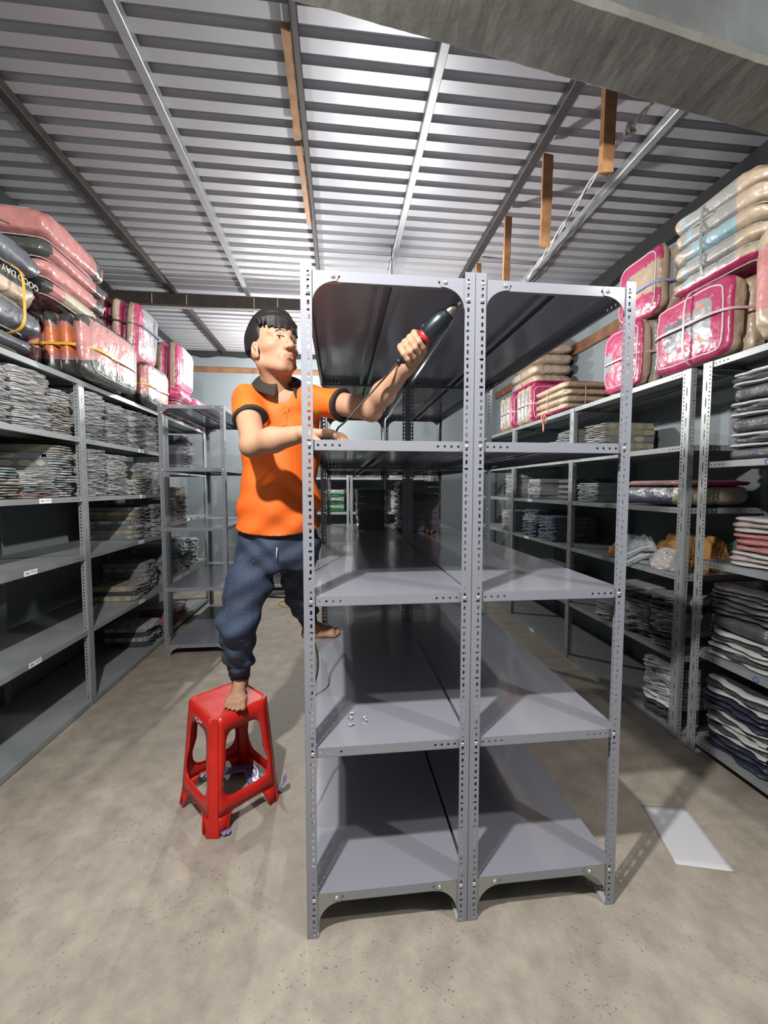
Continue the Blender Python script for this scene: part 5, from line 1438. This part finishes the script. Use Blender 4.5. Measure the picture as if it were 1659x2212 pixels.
heap('garment', 'pale blue and grey garments crumpled on the fourth right shelf', 'garment', (2.03, 1.24, .9065), (.17, .22, .14), M_PALE, 8, 7, .36)
heap('garment', 'off-white crumpled garment in clear wrap beside the paired posts', 'garment', (2.03, 1.00, .9065), (.17, .18, .10), M_OFFW, 15, 7, .3)
heap('paper_scrap', 'small crumpled orange paper beside the pale garments on right shelf', 'paper', (1.99, 1.43, .9065), (.07, .08, .07), mat('paper_orange', (.52, .27, .10), rough=.7), 21, 3, .35, 24)
mb = MB(); mb.strap(smooth_path([(.03, -.06, .07), (.0, -.01, .05), (-.05, .06, .0), (-.06, .09, -.03), (-.065, .07, -.05), (-.06, .03, -.04), (-.03, -.02, .0), (.01, -.06, .02)], 40), [(-.6, 0, .8)] * 40, .014, .003)
o = mb.build('cloth_strap', mat('strap_white', (.46, .47, .47), rough=.6), None, (1.94, 1.12, .96)); tag(o, 'white fabric strap looping over the fourth right shelf edge', 'strap')

# ---------------------------------------------------------------- small things
mb = MB()
c = [(1.404, .378), (1.579, .346), (1.506, .053), (1.321, .104)]; N = 10; vs = []
for j in range(N + 1):
    for i in range(N + 1):
        u, v = i / N, j / N; a = [c[0][k] * (1 - u) + c[1][k] * u for k in (0, 1)]; b = [c[3][k] * (1 - u) + c[2][k] * u for k in (0, 1)]
        vs.append((a[0] * (1 - v) + b[0] * v - 1.45, a[1] * (1 - v) + b[1] * v - .22, .0012 + .006 * max(0, u - .75) ** 1.5 * 8 * .2 + .003 * v * (1 - v)))
fs = [[j * (N + 1) + i, j * (N + 1) + i + 1, (j + 1) * (N + 1) + i + 1, (j + 1) * (N + 1) + i] for j in range(N) for i in range(N)]
mb.add(vs, fs, 0, True); o = mb.build('paper_sheet', mat('paper_floor', (.48, .48, .50), rough=.55), None, (1.45, .22, 0)); md = o.modifiers.new('thick', 'SOLIDIFY'); md.thickness = .0006; tag(o, 'white sheet of paper lying on the floor beside the double rack', 'paper')
for i, (x, y, a, lab) in enumerate(((.136, .172, .4, 'small zinc bolt farthest of the little group on the second-lowest shelf'), (.139, .142, 2.2, 'small zinc bolt in the middle of the group on the second-lowest shelf'), (.142, .108, 3.6, 'small zinc bolt nearest the shelf edge in the little group'), (.184, .136, 5.0, 'small zinc bolt lying apart to the right of the others'))):
    t = thing('loose_bolt', lab, 'bolt', (x, y, .5995), a, 'loose bolts on the shelf')
    mb = MB(); mb.lathe([(.0065, 0), (.0065, .0010), (.005, .003), (.002, .0042), (0, .0045)], (0, 0, .0065), (-1, 0, 0), 12); mb.build('head', M_BOLT, t)
    mb = MB(); mb.lathe([(.003, 0), (.003, .014), (.002, .015)], (0, 0, .0062), (1, 0, 0), 10); mb.build('shank', M_BOLT, t)
    mb = MB(); mb.lathe([(.003, .007), (.0058, .007), (.0058, .011), (.003, .011)], (0, 0, .0062), (1, 0, 0), 6, 0, False); mb.build('nut', M_BOLT, t)
t = thing('screwdriver', 'yellow and black striped screwdriver on the middle shelf of the double rack', 'screwdriver', (.715, 1.56, 1.0750), math.atan2(-.097, .118))
M_YEL = mat('tool_yellow', (.42, .22, .02), rough=.4)
for i in range(5):
    x = -.035 + i * .016; mb = MB(); r = (.011, .0145, .0145, .0145, .012)[i]
    mb.lathe([(r * .9, 0), (r, .003), (r, .013), (r * .9, .016)], (x, 0, 0), (1, 0, 0), 14); mb.build('handle_band', M_YEL if i in (1, 3) else M_CORD, t)
mb = MB(); mb.lathe([(.0035, .045), (.0035, .10), (.002, .104)], (0, 0, 0), (1, 0, 0), 8); mb.build('shaft', M_BOLT, t)
# scraps of blue plastic film around the stool
M_FILM = mat('film_blue', (.20, .21, .36), rough=.25, coat=.6, coat_r=.08)
def film(label, path, w0, seed):
    P = smooth_path(path, 26); r = random.Random(seed); vs = []; n = 6; b = np.array(path).mean(0); b[2] = 0
    for i, p in enumerate(P):
        tg = P[min(i + 1, 25)] - P[max(i - 1, 0)]; sd = np.array([-tg[1], tg[0], 0]); sd /= np.linalg.norm(sd) + 1e-6; w_ = w0 * (.45 + .55 * math.sin(PI * (i + 1) / 27))
        for k in range(n):
            s = (k / (n - 1) - .5); q = p + sd * s * w_ - b; q = q + np.array([0, 0, .014 * abs(snoise(i * .35, k * .9, 0, seed)) + .010 * abs(math.sin(k * 1.7 + i * .5 + seed))]); vs.append(tuple(q))
    mb = MB(); mb.add(vs, [[i * n + k, i * n + k + 1, (i + 1) * n + k + 1, (i + 1) * n + k] for i in range(25) for k in range(n - 1)], 0, True)
    o = mb.build('plastic_film', M_FILM, None, tuple(b)); md = o.modifiers.new('thick', 'SOLIDIFY'); md.thickness = .0005; return tag(o, label, 'plastic film', 'blue film scraps by the stool')
film('crumpled blue plastic film bunched under the red stool', [(-.50, .80, .004), (-.42, .74, .03), (-.34, .78, .012), (-.30, .70, .004), (-.27, .62, .004)], .07, 1)
film('strip of blue plastic film curling up right of the red stool', [(-.215, .66, .004), (-.185, .63, .004), (-.160, .615, .035), (-.140, .62, .075)], .045, 2)
film('small scrap of blue film under the nearest stool foot', [(-.375, .425, .003), (-.355, .415, .003), (-.335, .420, .004)], .03, 3)
film('blue plastic film trailing left behind the red stool', [(-.62, .80, .004), (-.56, .76, .010), (-.50, .73, .004)], .04, 4)
# cables on the floor at the back
mb = MB()
for k in range(4): mb.tube(smooth_path([(-.25 + .02 * k, .02 * k, .006 + .008 * k), (-.02, .05 + .01 * k, .012 + .006 * k), (.14, .03 - .03 * k, .008 + .008 * k), (.02, -.06 - .01 * k, .006 + .004 * k), (-.22, -.03, .007 + .006 * k)], 40), .006, 6)
mb.tube(smooth_path([(.10, .0, .006), (.35, .02, .006), (.7, .0, .006), (1.2, .1, .006)], 20), .006, 6)
o = mb.build('cable_coil', M_CORD, None, (-.62, 4.05, 0)); tag(o, 'coil of black cable on the floor between the legs of the man', 'cable')
mb = MB(); mb.tube(smooth_path([(.12, .12, .005), (-.06, .10, .005), (-.15, -.02, .005), (-.05, -.20, .005), (.12, -.14, .005), (.3, -.1, .005)], 40), .005, 6)
o = mb.build('yellow_cable', mat('cord_yellow', (.34, .25, .03), rough=.5), None, (-.47, 3.75, 0)); tag(o, 'loop of yellow cable on the floor behind the man', 'cable')
# wooden battens under the roof
def batten(label, lo, hi, rot=(0, 0, 0), seed=0, m=None):
    r = random.Random(seed); lo = Vector(lo); hi = Vector(hi); c = (lo + hi) / 2; h = (hi - lo) / 2; ax = max(range(3), key=lambda i: h[i]); mb = MB(); n = 14; a, b = [i for i in range(3) if i != ax]; vs = []
    for i in range(n + 1):
        for (sa, sb) in ((-1, -1), (1, -1), (1, 1), (-1, 1)):
            p = [0, 0, 0]; p[ax] = -h[ax] + 2 * h[ax] * i / n + (r.uniform(-.02, .02) * h[ax] * 4 if i in (0, n) else 0) * .5
            k = 1 + r.uniform(-.06, .06); p[a] = sa * h[a] * k; p[b] = sb * h[b] * k; vs.append(p)
    fs = [[i * 4 + k, i * 4 + (k + 1) % 4, i * 4 + 4 + (k + 1) % 4, i * 4 + 4 + k] for i in range(n) for k in range(4)] + [[3, 2, 1, 0], [n * 4, n * 4 + 1, n * 4 + 2, n * 4 + 3]]
    mb.add(vs, fs); o = mb.build('wooden_batten', m or M_WOOD, None, c); o.rotation_euler = rot; return tag(o, label, 'wooden batten', 'battens hanging under the roof')
batten('raw wooden batten hanging just beyond the concrete beam', (1.235, .545, 2.74), (1.295, .57, 3.20), (0, .02, .15), 1)
batten('raw wooden batten hanging from dark purlin, second from concrete beam', (1.222, 1.05, 2.715), (1.275, 1.07, 3.20), (0, .015, -.1), 2)
batten('raw wooden batten hanging from dark purlin, third from concrete beam', (1.222, 1.58, 2.78), (1.268, 1.60, 3.20), (0, .02, .1), 3)
batten('raw wooden batten hanging from dark purlin, farthest from concrete beam', (1.222, 2.15, 2.82), (1.262, 2.17, 3.20), (0, 0, 0), 4)
batten('splintered batten along the thin dark purlin, nearer piece', (-.117, .57, 3.188), (-.083, 1.10, 3.203), (.0, .2, .005), 5)
batten('splintered batten along the thin dark purlin, farther piece', (-.112, 1.13, 3.188), (-.083, 1.80, 3.203), (.0, .2, -.01), 6)
# rope
t = thing('rope', 'knotted white rope slung along the roof at the right', 'rope', (1.47, .70, 3.06))
M_ROPE = mat('rope_white', (.42, .41, .38), rough=.8, bump=.5, bscale=150)
pth = smooth_path([(.13, -.358, .13), (.07, -.14, .075), (.01, -.02, .01), (-.005, .05, -.005), (.04, .38, .02), (.11, .85, .03), (.19, 1.4, .05), (.245, 2.278, .07)], 90)
for k in (0, 1):
    mb = MB(); mb.tube([p + np.array([.008 * math.cos(i * .55 + PI * k), 0, .008 * math.sin(i * .55 + PI * k)]) for i, p in enumerate(pth)], .0055, 6); mb.build('strand', M_ROPE, t)
mb = MB(); mb.tube([(.005 + .019 * math.cos(a), .01 + .012 * math.sin(2 * a), .004 + .022 * math.sin(a)) for a in np.linspace(0, 4 * PI, 48)], .0085, 8); mb.build('knot', M_ROPE, t)
# white cable under the cross beam
t = thing('conduit', 'white cable tied along the underside of the brown cross beam', 'cable', (0, 3.02, 3.09))
mb = MB(); mb.tube([(x, .006 * math.sin(x * 9), .004 * math.sin(x * 5)) for x in np.linspace(-1.9, 2.3, 50)], .008, 6); mb.build('cable', mat('cable_white', (.36, .34, .32), rough=.6), t)
for x in (-1.63, -1.32, -.70, -.48, .2, .9):
    mb = MB(); mb.strap([(x, -.045, .01), (x, -.045, .10)], [(0, -1, 0)] * 2, .006, .002); mb.build('cable_tie', mat('cable_white', (.36, .34, .32)), t)
